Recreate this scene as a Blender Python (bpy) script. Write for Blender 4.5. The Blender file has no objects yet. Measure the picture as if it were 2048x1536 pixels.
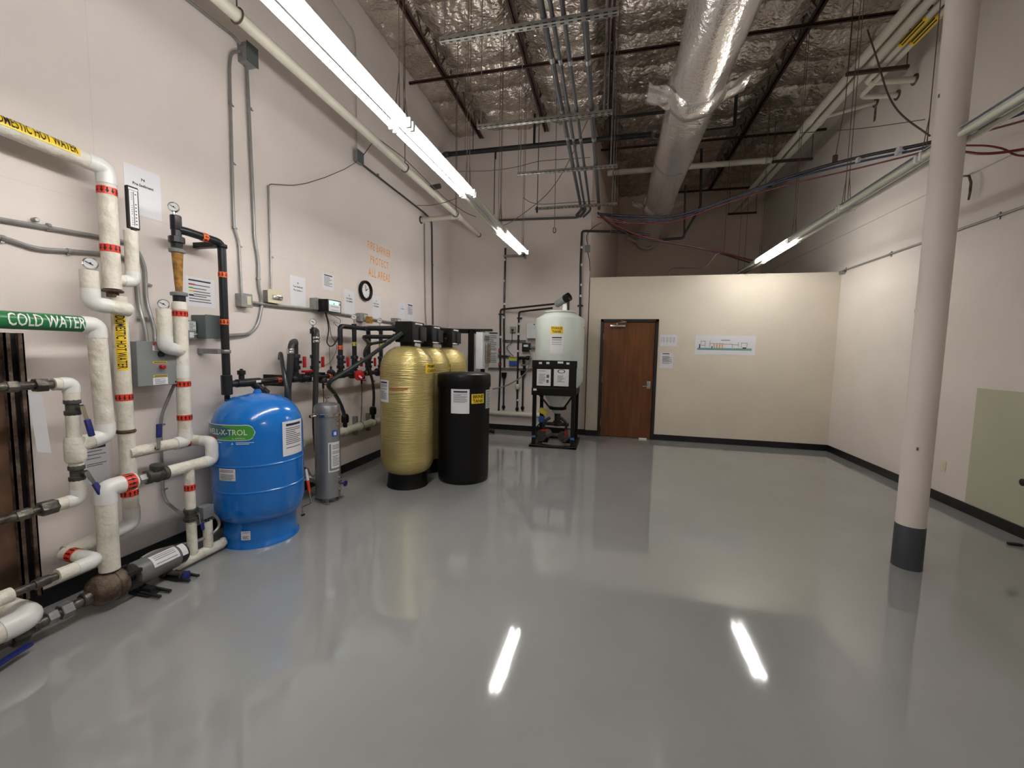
import bpy, bmesh, math, random
from mathutils import Vector as V, Matrix, noise
R = math.radians
sc = bpy.context.scene
col = sc.collection
random.seed(7)

# ------------------------------------------------------------------ camera
FPX, YAW, PITCH, ROLL, CAMH = 815.01, 0.233123, 0.079324, 0.019321, 1.56
cF = V((-math.sin(YAW)*math.cos(PITCH), math.cos(YAW)*math.cos(PITCH), -math.sin(PITCH)))
x0 = V((math.cos(YAW), math.sin(YAW), 0)); u0 = x0.cross(cF)
cX = x0*math.cos(ROLL)+u0*math.sin(ROLL); cU = cX.cross(cF)
CAM = V((0, 0, CAMH))
cam = bpy.data.cameras.new('camera'); cam.sensor_width = 36; cam.lens = FPX/2048*36
cam.clip_start = 0.05; cam.clip_end = 60
co = bpy.data.objects.new('camera', cam); col.objects.link(co)
co.matrix_world = Matrix(((cX.x, cU.x, -cF.x, 0), (cX.y, cU.y, -cF.y, 0), (cX.z, cU.z, -cF.z, CAMH), (0, 0, 0, 1)))
sc.camera = co
# ------------------------------------------------------------------ light set-up and exposure
w = bpy.data.worlds.new('world'); sc.world = w; w.use_nodes = True
w.node_tree.nodes['Background'].inputs[0].default_value = (0.9, 0.95, 1, 1)
w.node_tree.nodes['Background'].inputs[1].default_value = 0.02
sc.view_settings.view_transform = 'Standard'; sc.view_settings.look = 'None'
sc.view_settings.exposure = 1.3; sc.view_settings.gamma = 1.0; sc.view_settings.use_curve_mapping = False
TUBE_COLOR = (1.0, 0.97, 0.935); TUBE_POWER = 22.0

# ------------------------------------------------------------------ room dimensions (metres)
XL, XR, YP, YB, YF, YN = -3.2, 3.61, 7.78, 7.82, 11.6, -3.6
ZP, ZC = 2.93, 5.85          # partition top, underside of roof insulation
XO = -0.42                   # where the back wall ends and the upper opening begins

def ray(px, py): return cF + cX*((px-1024)/FPX) - cU*((py-768)/FPX)
def L(px, py, off=0.0):      # pixel on a plane parallel to the left wall
    d = ray(px, py); return CAM + d*((XL+off)/d.x)
def RWp(px, py, off=0.0): d = ray(px, py); return CAM + d*((XR-off)/d.x)
def B(px, py, y): d = ray(px, py); return CAM + d*(y/d.y)
def Z(px, py, z=0.0): d = ray(px, py); return CAM + d*((z-CAMH)/d.z)

# ------------------------------------------------------------------ materials
def mat(name, c, rough=0.5, metal=0.0, var=0.0, vscale=8.0, bump=0.0, bscale=40.0, c2=None, coat=0.0, spec=0.5, trans=0.0, emit=0.0, detail=4.0, lo=0.4, hi=0.65):
    m = bpy.data.materials.new(name); m.use_nodes = True
    nt = m.node_tree; b = nt.nodes['Principled BSDF']
    b.inputs['Roughness'].default_value = rough; b.inputs['Metallic'].default_value = metal
    b.inputs['Specular IOR Level'].default_value = spec; b.inputs['Coat Weight'].default_value = coat
    b.inputs['Coat Roughness'].default_value = 0.08; b.inputs['Transmission Weight'].default_value = trans
    b.inputs['Base Color'].default_value = (*c, 1)
    if emit:
        b.inputs['Emission Color'].default_value = (*c, 1); b.inputs['Emission Strength'].default_value = emit
    tc = nt.nodes.new('ShaderNodeTexCoord')
    if var or c2:
        n = nt.nodes.new('ShaderNodeTexNoise'); n.inputs['Scale'].default_value = vscale; n.inputs['Detail'].default_value = detail
        nt.links.new(tc.outputs['Object'], n.inputs['Vector'])
        r = nt.nodes.new('ShaderNodeValToRGB'); r.color_ramp.elements[0].position = lo; r.color_ramp.elements[1].position = hi
        d = c2 if c2 else tuple(x*(1-var) for x in c)
        r.color_ramp.elements[0].color = (*d, 1); r.color_ramp.elements[1].color = (*c, 1)
        nt.links.new(n.outputs['Fac'], r.inputs['Fac']); nt.links.new(r.outputs['Color'], b.inputs['Base Color'])
    if bump:
        n = nt.nodes.new('ShaderNodeTexNoise'); n.inputs['Scale'].default_value = bscale; n.inputs['Detail'].default_value = 3
        nt.links.new(tc.outputs['Object'], n.inputs['Vector'])
        k = nt.nodes.new('ShaderNodeBump'); k.inputs['Strength'].default_value = bump; k.inputs['Distance'].default_value = 0.02
        nt.links.new(n.outputs['Fac'], k.inputs['Height']); nt.links.new(k.outputs['Normal'], b.inputs['Normal'])
    m.diffuse_color = (*c, 1)
    return m

def wall_mat(name, c, seams=True):
    m = mat(name, c, 0.75, var=0.05, vscale=1.3, bump=0.12, bscale=160, spec=0.25)
    if seams:
        nt = m.node_tree; b = nt.nodes['Principled BSDF']
        g = nt.nodes.new('ShaderNodeNewGeometry'); sx = nt.nodes.new('ShaderNodeSeparateXYZ')
        nt.links.new(g.outputs['Position'], sx.inputs[0])
        ad = nt.nodes.new('ShaderNodeMath'); ad.operation = 'ADD'
        nt.links.new(sx.outputs['X'], ad.inputs[0]); nt.links.new(sx.outputs['Y'], ad.inputs[1])
        cx = nt.nodes.new('ShaderNodeCombineXYZ'); nt.links.new(ad.outputs[0], cx.inputs['X']); nt.links.new(sx.outputs['Z'], cx.inputs['Y'])
        br = nt.nodes.new('ShaderNodeTexBrick'); br.offset = 0
        br.inputs['Scale'].default_value = 1; br.inputs['Brick Width'].default_value = 1.22; br.inputs['Row Height'].default_value = 2.445
        br.inputs['Mortar Size'].default_value = 0.004; br.inputs['Mortar Smooth'].default_value = 0.3
        nt.links.new(cx.outputs[0], br.inputs['Vector'])
        old = b.inputs['Base Color'].links[0].from_socket
        mx = nt.nodes.new('ShaderNodeMixRGB'); mx.blend_type = 'MULTIPLY'
        mx.inputs['Color2'].default_value = (0.95, 0.94, 0.935, 1)
        nt.links.new(br.outputs['Fac'], mx.inputs['Fac']); nt.links.new(old, mx.inputs['Color1']); nt.links.new(mx.outputs[0], b.inputs['Base Color'])
    return m

M = {}
M['wall'] = wall_mat('wall_paint_pinkish', (0.74, 0.672, 0.632))
M['wall_r'] = wall_mat('wall_paint_right', (0.70, 0.64, 0.58), False)
M['wall_far'] = wall_mat('wall_paint_far', (0.76, 0.63, 0.545), False)
M['cream'] = wall_mat('wall_paint_cream', (0.72, 0.655, 0.545), False)
M['green_patch'] = mat('paint_green_patch', (0.45, 0.44, 0.325), 0.7, bump=0.1, bscale=160)
M['base'] = mat('vinyl_base_black', (0.008, 0.008, 0.009), 0.35, var=0.5, vscale=6)
M['black'] = mat('plastic_black', (0.0045, 0.0045, 0.005), 0.38, bump=0.06, bscale=60, spec=0.28)
M['pvc'] = mat('pvc_dark_grey', (0.013, 0.0145, 0.017), 0.32, spec=0.4)
M['hose'] = mat('rubber_hose', (0.025, 0.027, 0.028), 0.42)
M['hose_g'] = mat('braided_hose_green', (0.035, 0.05, 0.052), 0.3, var=0.4, vscale=90)
M['ink'] = mat('ink_black', (0.008, 0.008, 0.009), 0.6)
M['inkgrey'] = mat('ink_grey', (0.10, 0.105, 0.12), 0.7)
M['navy'] = mat('ink_navy', (0.012, 0.018, 0.07), 0.6)
M['paper'] = mat('paper_white', (0.72, 0.72, 0.74), 0.45)
M['paper_l'] = mat('paper_laminated', (0.74, 0.75, 0.78), 0.38)
M['insul'] = mat('pipe_insulation_jacket', (0.72, 0.69, 0.60), 0.55, c2=(0.55, 0.51, 0.42), vscale=7, bump=0.5, bscale=26, lo=0.3, hi=0.5)
M['elbow'] = mat('elbow_cover_white', (0.78, 0.78, 0.76), 0.28, var=0.1, vscale=9)
M['pvccream'] = mat('pipe_cream', (0.66, 0.63, 0.53), 0.4, var=0.12, vscale=3)
M['red'] = mat('label_red', (0.72, 0.045, 0.02), 0.3)
M['orange'] = mat('tape_orange', (0.85, 0.13, 0.03), 0.45)
M['orange_paint'] = mat('stencil_orange', (0.85, 0.28, 0.02), 0.7, c2=(0.80, 0.36, 0.08), vscale=30)
M['yellow'] = mat('label_yellow', (0.85, 0.58, 0.02), 0.35)
M['ytape'] = mat('tape_yellow', (0.55, 0.52, 0.08), 0.5)
M['green'] = mat('label_green', (0.015, 0.17, 0.05), 0.3)
M['white'] = mat('enamel_white', (0.80, 0.80, 0.78), 0.35)
M['fix'] = mat('fixture_enamel', (0.66, 0.68, 0.68), 0.35, var=0.1, vscale=4)
M['tube_off'] = mat('tube_glass_unlit', (0.74, 0.74, 0.62), 0.2)
M['galv'] = mat('steel_galvanised', (0.36, 0.36, 0.36), 0.42, metal=0.75, var=0.25, vscale=20)
M['emt'] = mat('conduit_grey', (0.33, 0.33, 0.325), 0.4, metal=0.45, var=0.15, vscale=15)
M['rack'] = mat('conduit_dark', (0.065, 0.068, 0.07), 0.5, metal=0.2)
M['strut'] = mat('strut_steel', (0.30, 0.29, 0.26), 0.45, metal=0.5, var=0.3, vscale=10)
M['boxgrey'] = mat('box_grey_paint', (0.20, 0.215, 0.215), 0.45)
M['boxdark'] = mat('box_slate_paint', (0.095, 0.115, 0.115), 0.45)
M['boxgalv'] = mat('box_cast_grey', (0.33, 0.33, 0.32), 0.5, metal=0.3, var=0.2, vscale=30)
M['ivory'] = mat('plate_ivory', (0.66, 0.61, 0.44), 0.4)
M['primer'] = mat('joist_primer', (0.055, 0.022, 0.018), 0.55, var=0.3, vscale=8)
M['ironpipe'] = mat('iron_pipe_black', (0.018, 0.018, 0.019), 0.5, var=0.3, vscale=8)
M['rust'] = mat('iron_rusty', (0.20, 0.155, 0.11), 0.7, metal=0.2, c2=(0.075, 0.045, 0.028), vscale=14, bump=0.5, bscale=50)
M['steelpipe'] = mat('steel_pipe_worn', (0.16, 0.145, 0.125), 0.4, metal=0.6, c2=(0.06, 0.05, 0.042), vscale=16, bump=0.3)
M['bronze'] = mat('bronze_dark', (0.085, 0.082, 0.07), 0.5, metal=0.3, var=0.4, vscale=30)
M['chrome'] = mat('chrome', (0.65, 0.65, 0.64), 0.18, metal=1.0)
M['steel'] = mat('steel_filter', (0.34, 0.35, 0.36), 0.34, metal=0.75, bump=0.05, bscale=120)
M['blue'] = mat('tank_blue_paint', (0.002, 0.16, 0.58), 0.2, var=0.05, vscale=4, coat=0.4)
M['bluegrip'] = mat('grip_blue', (0.012, 0.02, 0.14), 0.4)
M['gold'] = mat('fibreglass_gold', (0.62, 0.51, 0.21), 0.24, metal=0.5, c2=(0.50, 0.40, 0.14), vscale=3, coat=0.4)
M['poly'] = mat('polyethylene_tank', (0.62, 0.68, 0.63), 0.4, var=0.06, vscale=4)
M['wood'] = mat('door_wood', (0.155, 0.055, 0.017), 0.28)
M['frame'] = mat('frame_dark_brown', (0.018, 0.013, 0.010), 0.4)
M['board'] = mat('board_brown', (0.17, 0.085, 0.045), 0.6, c2=(0.07, 0.04, 0.025), vscale=5)
M['amber'] = mat('acrylic_amber', (0.42, 0.22, 0.04), 0.15, c2=(0.22, 0.12, 0.04), vscale=30)
M['redvalve'] = mat('handle_red', (0.42, 0.008, 0.012), 0.35)
M['motor'] = mat('motor_grey', (0.15, 0.155, 0.155), 0.4)
M['logo_blue'] = mat('print_blue', (0.02, 0.09, 0.38), 0.35)
M['logo_teal'] = mat('print_teal', (0.01, 0.12, 0.17), 0.3)
M['logo_green'] = mat('print_green', (0.06, 0.32, 0.05), 0.3)
M['teal'] = mat('print_light_teal', (0.16, 0.33, 0.33), 0.5)
M['pinkprint'] = mat('print_tan', (0.62, 0.37, 0.22), 0.5)
M['wire'] = mat('hanger_wire', (0.10, 0.075, 0.06), 0.5, metal=0.3)
M['wirewhite'] = mat('wire_light', (0.45, 0.44, 0.40), 0.5)
M['cable_red'] = mat('cable_red', (0.16, 0.016, 0.025), 0.45)
M['cable_blue'] = mat('cable_blue', (0.016, 0.022, 0.09), 0.45)
M['cable_black'] = mat('cable_black', (0.012, 0.012, 0.016), 0.45)
M['colbase'] = mat('column_band_grey', (0.045, 0.05, 0.06), 0.42)
M['lcd'] = mat('screen_lcd', (0.30, 0.75, 0.65), 0.3, emit=0.8)
M['tape_blue'] = mat('tape_blue', (0.03, 0.16, 0.35), 0.6)
M['acc_yellow'] = mat('pump_yellow', (0.60, 0.52, 0.04), 0.4)
M['tube_on'] = mat('tube_lit', TUBE_COLOR, 0.5, emit=TUBE_POWER)

def special():
    # glossy grey epoxy floor: slight mottling of the coat
    m = mat('floor_epoxy_grey', (0.298, 0.302, 0.300), 0.13, c2=(0.277, 0.282, 0.282), vscale=1.2, spec=0.5, coat=0.6); M['floor'] = m
    nt = m.node_tree; b = nt.nodes['Principled BSDF']; tc = nt.nodes.new('ShaderNodeTexCoord')
    n = nt.nodes.new('ShaderNodeTexNoise'); n.inputs['Scale'].default_value = 3.0; n.inputs['Detail'].default_value = 2
    n2 = nt.nodes.new('ShaderNodeTexNoise'); n2.inputs['Scale'].default_value = 260; n2.inputs['Detail'].default_value = 2
    for q in (n, n2): nt.links.new(tc.outputs['Object'], q.inputs['Vector'])
    k = nt.nodes.new('ShaderNodeBump'); k.inputs['Strength'].default_value = 0.06; k.inputs['Distance'].default_value = 0.02
    k2 = nt.nodes.new('ShaderNodeBump'); k2.inputs['Strength'].default_value = 0.004; k2.inputs['Distance'].default_value = 0.01
    nt.links.new(n.outputs['Fac'], k.inputs['Height']); nt.links.new(n2.outputs['Fac'], k2.inputs['Height'])
    nt.links.new(k.outputs['Normal'], k2.inputs['Normal']); nt.links.new(k2.outputs['Normal'], b.inputs['Normal'])
    n3 = nt.nodes.new('ShaderNodeTexNoise'); n3.inputs['Scale'].default_value = 2.2; n3.inputs['Detail'].default_value = 6
    nt.links.new(tc.outputs['Object'], n3.inputs['Vector'])
    mr = nt.nodes.new('ShaderNodeMapRange'); mr.inputs[1].default_value = 0.35; mr.inputs[2].default_value = 0.7
    mr.inputs[3].default_value = 0.02; mr.inputs[4].default_value = 0.06
    nt.links.new(n3.outputs['Fac'], mr.inputs[0]); nt.links.new(mr.outputs[0], b.inputs['Roughness'])
    # crinkled foil facing of the roof insulation
    m = mat('foil_insulation', (0.76, 0.70, 0.63), 0.2, metal=0.9, c2=(0.52, 0.465, 0.40), vscale=2.2); M['foil'] = m
    nt = m.node_tree; b = nt.nodes['Principled BSDF']; tc = nt.nodes.new('ShaderNodeTexCoord')
    vo = nt.nodes.new('ShaderNodeTexVoronoi'); vo.inputs['Scale'].default_value = 11; vo.feature = 'DISTANCE_TO_EDGE'
    n = nt.nodes.new('ShaderNodeTexNoise'); n.inputs['Scale'].default_value = 18; n.inputs['Detail'].default_value = 6
    mp = nt.nodes.new('ShaderNodeMapping'); mp.inputs['Scale'].default_value = (1.0, 1.7, 1)
    nt.links.new(tc.outputs['Object'], mp.inputs[0])
    for q in (vo, n): nt.links.new(mp.outputs[0], q.inputs['Vector'])
    k = nt.nodes.new('ShaderNodeBump'); k.inputs['Strength'].default_value = 0.55; k.inputs['Distance'].default_value = 0.03
    k2 = nt.nodes.new('ShaderNodeBump'); k2.inputs['Strength'].default_value = 0.6; k2.inputs['Distance'].default_value = 0.03
    nt.links.new(vo.outputs['Distance'], k.inputs['Height']); nt.links.new(n.outputs['Fac'], k2.inputs['Height'])
    nt.links.new(k.outputs['Normal'], k2.inputs['Normal']); nt.links.new(k2.outputs['Normal'], b.inputs['Normal'])
    # foil wrapped duct
    m = mat('foil_duct_wrap', (0.93, 0.91, 0.88), 0.2, metal=0.82); M['duct'] = m
    nt = m.node_tree; b = nt.nodes['Principled BSDF']; tc = nt.nodes.new('ShaderNodeTexCoord')
    n = nt.nodes.new('ShaderNodeTexNoise'); n.inputs['Scale'].default_value = 24; n.inputs['Detail'].default_value = 4
    n2 = nt.nodes.new('ShaderNodeTexVoronoi'); n2.inputs['Scale'].default_value = 60
    for q in (n, n2): nt.links.new(tc.outputs['Object'], q.inputs['Vector'])
    k = nt.nodes.new('ShaderNodeBump'); k.inputs['Strength'].default_value = 0.22; k.inputs['Distance'].default_value = 0.03
    k2 = nt.nodes.new('ShaderNodeBump'); k2.inputs['Strength'].default_value = 0.12; k2.inputs['Distance'].default_value = 0.01
    nt.links.new(n.outputs['Fac'], k.inputs['Height']); nt.links.new(n2.outputs['Distance'], k2.inputs['Height'])
    nt.links.new(k.outputs['Normal'], k2.inputs['Normal']); nt.links.new(k2.outputs['Normal'], b.inputs['Normal'])
    # fibreglass winding: fine hoops round the gold tanks
    m = M['gold']; nt = m.node_tree; b = nt.nodes['Principled BSDF']; tc = nt.nodes.new('ShaderNodeTexCoord')
    mp = nt.nodes.new('ShaderNodeMapping'); mp.inputs['Scale'].default_value = (4, 4, 80)
    n = nt.nodes.new('ShaderNodeTexNoise'); n.inputs['Scale'].default_value = 1.5; n.inputs['Detail'].default_value = 3
    nt.links.new(tc.outputs['Object'], mp.inputs[0]); nt.links.new(mp.outputs[0], n.inputs['Vector'])
    k = nt.nodes.new('ShaderNodeBump'); k.inputs['Strength'].default_value = 0.5; k.inputs['Distance'].default_value = 0.02
    nt.links.new(n.outputs['Fac'], k.inputs['Height']); nt.links.new(k.outputs['Normal'], b.inputs['Normal'])
    # door veneer: vertical grain
    m = M['wood']; nt = m.node_tree; b = nt.nodes['Principled BSDF']; tc = nt.nodes.new('ShaderNodeTexCoord')
    mp = nt.nodes.new('ShaderNodeMapping'); mp.inputs['Scale'].default_value = (9, 9, 0.9)
    n = nt.nodes.new('ShaderNodeTexNoise'); n.inputs['Scale'].default_value = 1.6; n.inputs['Detail'].default_value = 7
    r = nt.nodes.new('ShaderNodeValToRGB'); r.color_ramp.elements[0].color = (0.105, 0.034, 0.010, 1); r.color_ramp.elements[1].color = (0.185, 0.068, 0.02, 1)
    r.color_ramp.elements[0].position = 0.3; r.color_ramp.elements[1].position = 0.7
    nt.links.new(tc.outputs['Object'], mp.inputs[0]); nt.links.new(mp.outputs[0], n.inputs['Vector']); nt.links.new(n.outputs['Fac'], r.inputs['Fac']); nt.links.new(r.outputs['Color'], b.inputs['Base Color'])
special()

# ------------------------------------------------------------------ object helpers
ORG = {}
def tag(o, label=None, cat=None, group=None, kind=None):
    if label: o['label'] = label
    if cat: o['category'] = cat
    if group: o['group'] = group
    if kind: o['kind'] = kind
    return o
def thing(name, label, cat, loc=(0, 0, 0), group=None, kind=None):
    o = bpy.data.objects.new(name, None); o.empty_display_size = 0.05; col.objects.link(o)
    o.location = loc; ORG[o.name] = V(loc)
    return tag(o, label, cat, group, kind)
def obj(name, vf, m, parent=None, smooth=True, loc=None, ang=35):
    """vf: (verts, faces) in world space; parts are stored relative to their thing's origin"""
    vs, fs = vf
    org = ORG[parent.name] if parent else V(loc) if loc is not None else V((0, 0, 0))
    me = bpy.data.meshes.new(name)
    me.from_pydata([V(v)-org for v in vs], [], fs)
    mats = m if isinstance(m, (list, tuple)) else [m]
    for q in mats: me.materials.append(M[q] if isinstance(q, str) else q)
    if smooth:
        me.polygons.foreach_set('use_smooth', [True]*len(me.polygons)); me.set_sharp_from_angle(angle=R(ang))
    me.update()
    o = bpy.data.objects.new(name, me); col.objects.link(o)
    if parent: o.parent = parent
    else: o.location = org
    ORG[o.name] = org
    return o
def join(*parts):
    vs, fs = [], []
    for a, b in parts:
        n = len(vs); vs += [V(q) for q in a]; fs += [tuple(i+n for i in f) for f in b]
    return vs, fs
def box(c, s, ax=None):
    """box centred at c with size s; ax: three axis vectors"""
    c = V(c); ax = ax or (V((1, 0, 0)), V((0, 1, 0)), V((0, 0, 1)))
    vs = [c+ax[0]*(i*s[0]/2)+ax[1]*(j*s[1]/2)+ax[2]*(k*s[2]/2) for i in (-1, 1) for j in (-1, 1) for k in (-1, 1)]
    return vs, [(0, 1, 3, 2), (4, 6, 7, 5), (0, 4, 5, 1), (2, 3, 7, 6), (0, 2, 6, 4), (1, 5, 7, 3)]
def bbox(a, b): return box([(a[i]+b[i])/2 for i in range(3)], [abs(a[i]-b[i]) for i in range(3)])
def bev(vf, w=0.006, seg=2):
    bm = bmesh.new(); vv = [bm.verts.new(v) for v in vf[0]]
    for f in vf[1]: bm.faces.new([vv[i] for i in f])
    bmesh.ops.recalc_face_normals(bm, faces=bm.faces)
    bmesh.ops.bevel(bm, geom=list(bm.edges), offset=w, segments=seg, affect='EDGES', profile=0.6)
    bm.verts.index_update(); r = ([v.co.copy() for v in bm.verts], [tuple(v.index for v in f.verts) for f in bm.faces]); bm.free(); return r
def perp(d):
    d = V(d).normalized(); a = V((0, 0, 1)) if abs(d.z) < 0.9 else V((1, 0, 0))
    u = d.cross(a).normalized(); return u, d.cross(u).normalized()
def fillet(pts, br, n=6):
    pts = [V(p) for p in pts]; out = [pts[0]]
    for i in range(1, len(pts)-1):
        a, b, c = pts[i-1], pts[i], pts[i+1]
        d1 = (a-b); d2 = (c-b); k = min(br, d1.length*0.49, d2.length*0.49)
        p1 = b+d1.normalized()*k; p2 = b+d2.normalized()*k
        for j in range(n+1):
            t = j/n; out.append(p1*(1-t)**2+b*2*t*(1-t)+p2*t*t)
    return out+[pts[-1]]
def tube(pts, r, br=0.0, seg=12, cap=True, n=6):
    """swept round tube; r may be a list of radii, one per path point"""
    pts = fillet(pts, br, n) if br else [V(p) for p in pts]
    rs = r if isinstance(r, (list, tuple)) else [r]*len(pts)
    vs, fs = [], []; u = None
    for i, p in enumerate(pts):
        d = (pts[min(i+1, len(pts)-1)]-pts[max(i-1, 0)]).normalized()
        if u is None: u, v = perp(d)
        else:
            u = (u-d*u.dot(d)).normalized(); v = d.cross(u)
        for k in range(seg):
            a = 2*math.pi*k/seg; vs.append(p+u*(rs[i]*math.cos(a))+v*(rs[i]*math.sin(a)))
    for i in range(len(pts)-1):
        for k in range(seg):
            a, b = i*seg+k, i*seg+(k+1) % seg; fs.append((a, b, b+seg, a+seg))
    if cap:
        fs.append(tuple(reversed(range(seg)))); fs.append(tuple(range((len(pts)-1)*seg, len(pts)*seg)))
    return vs, fs
def lathe(prof, c, axis=(0, 0, 1), seg=32, cap=True):
    """profile [(radius, height)] turned round the axis through c"""
    a = V(axis).normalized(); u, v = perp(a); c = V(c); vs, fs = [], []
    for r, h in prof:
        for k in range(seg):
            t = 2*math.pi*k/seg; vs.append(c+a*h+u*(r*math.cos(t))+v*(r*math.sin(t)))
    for i in range(len(prof)-1):
        for k in range(seg):
            p, q = i*seg+k, i*seg+(k+1) % seg; fs.append((p, q, q+seg, p+seg))
    if cap:
        fs.append(tuple(reversed(range(seg)))); fs.append(tuple(range((len(prof)-1)*seg, len(prof)*seg)))
    return vs, fs
def quad(a, b, c, d): return [V(a), V(b), V(c), V(d)], [(0, 1, 2, 3)]
def lerp(a, b, t): return V(a)*(1-t)+V(b)*t

# flat or curved label surfaces: S(u, v, lift) -> world point, u to the reader's right, v up
def flat(o, ux, uy):
    o = V(o); ux = V(ux).normalized(); uy = V(uy).normalized(); n = ux.cross(uy)
    return lambda u, v, e=0.0: o+ux*u+uy*v+n*e
def cyl(c, r, a0, z0):
    return lambda u, v, e=0.0: V((c[0]+(r+e)*math.cos(a0+u/r), c[1]+(r+e)*math.sin(a0+u/r), z0+v))
def pipe_s(o, axis, up, r):
    """label wrapped on a pipe: u along the axis, v round it, starting from direction up"""
    o = V(o); ax = V(axis).normalized(); n = V(up); n = (n-ax*n.dot(ax)).normalized(); t = n.cross(ax)
    return lambda u, v, e=0.0: o+ax*u+(n*math.cos(v/r)+t*math.sin(v/r))*(r+e)
def cyl_hit(px, py, c, r):
    d = ray(px, py); ox, oy = -c[0], -c[1]
    a = d.x*d.x+d.y*d.y; b = 2*(ox*d.x+oy*d.y); k = ox*ox+oy*oy-r*r
    disc = max(0.0, b*b-4*a*k); t = (-b-math.sqrt(disc))/(2*a); p = CAM+d*t
    return math.atan2(p.y-c[1], p.x-c[0]), p.z
def patch(S, u0, u1, v0, v1, e=0.001, nu=1, nv=1):
    vs = [S(u0+(u1-u0)*i/nu, v0+(v1-v0)*j/nv, e) for j in range(nv+1) for i in range(nu+1)]
    fs = [(j*(nu+1)+i, j*(nu+1)+i+1, (j+1)*(nu+1)+i+1, (j+1)*(nu+1)+i) for j in range(nv) for i in range(nu)]
    return vs, fs
def sheet(S, u0, u1, v0, v1, t=0.001, nu=1, nv=1):
    """thin sheet with thickness t lying on S"""
    a, fa = patch(S, u0, u1, v0, v1, t, nu, nv); b, fb = patch(S, u0, u1, v0, v1, 0.0001, nu, nv); n = len(a)
    fs = list(fa)+[tuple(reversed([i+n for i in f])) for f in fb]
    ring = [i for i in range(nu+1)]+[j*(nu+1)+nu for j in range(1, nv+1)]+[nv*(nu+1)+i for i in range(nu-1, -1, -1)]+[j*(nu+1) for j in range(nv-1, 0, -1)]
    for i in range(len(ring)):
        p, q = ring[i], ring[(i+1) % len(ring)]; fs.append((q, p, p+n, q+n))
    return a+b, fs
def text(s, S, u, v, h, e=0.0015, align='CENTER', sx=1.0, bold=0.0, slices=0, space=1.0):
    """lettering as mesh; capitals h tall, baseline at v; bold widens strokes"""
    cu = bpy.data.curves.new('t', 'FONT'); cu.body = s; cu.align_x = align; cu.size = h/0.69; cu.offset = bold*h; cu.space_character = space
    cu.resolution_u = 2
    o = bpy.data.objects.new('t', cu); me = bpy.data.meshes.new_from_object(o)
    bm = bmesh.new(); bm.from_mesh(me)
    if slices:
        for i in range(1, slices):
            bmesh.ops.bisect_plane(bm, geom=list(bm.verts)+list(bm.edges)+list(bm.faces), plane_co=(0, h*i/slices, 0), plane_no=(0, 1, 0))
    bm.verts.index_update()
    r = ([S(u+p.co.x*sx, v+p.co.y, e) for p in bm.verts], [tuple(q.index for q in f.verts) for f in bm.faces])
    bm.free(); bpy.data.objects.remove(o); bpy.data.curves.remove(cu); bpy.data.meshes.remove(me)
    return r
def lines(S, u0, u1, v0, v1, n, th=0.35, e=0.0015, seed=0, nu=1, ragged=0.35):
    """rows of small print too fine to read"""
    rd = random.Random(seed); out = []; dv = (v1-v0)/n
    for i in range(n):
        if rd.random() < 0.12: continue
        uu = u1 if rd.random() > ragged else u0+(u1-u0)*rd.uniform(0.55, 0.95)
        v = v1-dv*(i+0.5); out.append(patch(S, u0, uu, v-dv*th/2, v+dv*th/2, e, nu))
    return join(*out)
SL = lambda px, py, off=0.0: flat(L(px, py, off), (0, 1, 0), (0, 0, 1))    # on the left wall, reader faces -x
def Lrect(x0, y0, x1, y1, off=0.0):
    """pixel rectangle on the left wall -> centre, width, height (metres)"""
    a = L(x0, (y0+y1)/2, off); b = L(x1, (y0+y1)/2, off); c = L((x0+x1)/2, y0, off); d = L((x0+x1)/2, y1, off)
    return V((XL+off, (a.y+b.y)/2, (c.z+d.z)/2)), abs(b.y-a.y), abs(c.z-d.z)
# ================================================================== THE SETTING
tag(obj('floor', bbox((XL-0.1, YN-0.1, -0.1), (XR+0.1, YF+0.1, 0)), 'floor'), 'glossy grey epoxy coated floor', None, kind='structure')
tag(obj('wall_left', bbox((XL-0.15, YN-0.1, 0), (XL, YB+0.1, 6.3)), 'wall'), 'pinkish off-white painted wall behind the pipework', kind='structure')
tag(obj('wall_right', bbox((XR, YN-0.1, 0), (XR+0.15, YF+0.1, 6.3)), 'wall_r'), 'beige painted wall beyond the round column', kind='structure')
tag(obj('wall_back', bbox((XL, YB, 0), (XO, YB+0.12, 6.3)), 'wall'), 'pinkish beige back wall behind the storage tank', kind='structure')
tag(obj('wall_rear', bbox((XL, YN-0.1, 0), (XR, YN, 6.3)), 'wall_r'), 'beige wall behind the camera', kind='structure')
xr = 0.10
yr = YB+0.12
vs = [(XO, yr, 0), (xr, YF, 0), (xr, YF, 6.3), (XO, yr, 6.3), (XO-0.12, yr, 0), (xr-0.12, YF, 0), (xr-0.12, YF, 6.3), (XO-0.12, yr, 6.3)]
tag(obj('wall_return', ([V(v) for v in vs], [(0, 1, 2, 3), (5, 4, 7, 6), (3, 2, 6, 7), (0, 3, 7, 4), (1, 5, 6, 2), (0, 4, 5, 1)]), 'wall_far', smooth=False), 'side wall receding above the low partition', kind='structure')
tag(obj('wall_far', bbox((xr-0.1, YF, 0), (XR, YF+0.1, 6.3)), 'wall_far'), 'brownish wall seen far above the partition', kind='structure')
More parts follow.
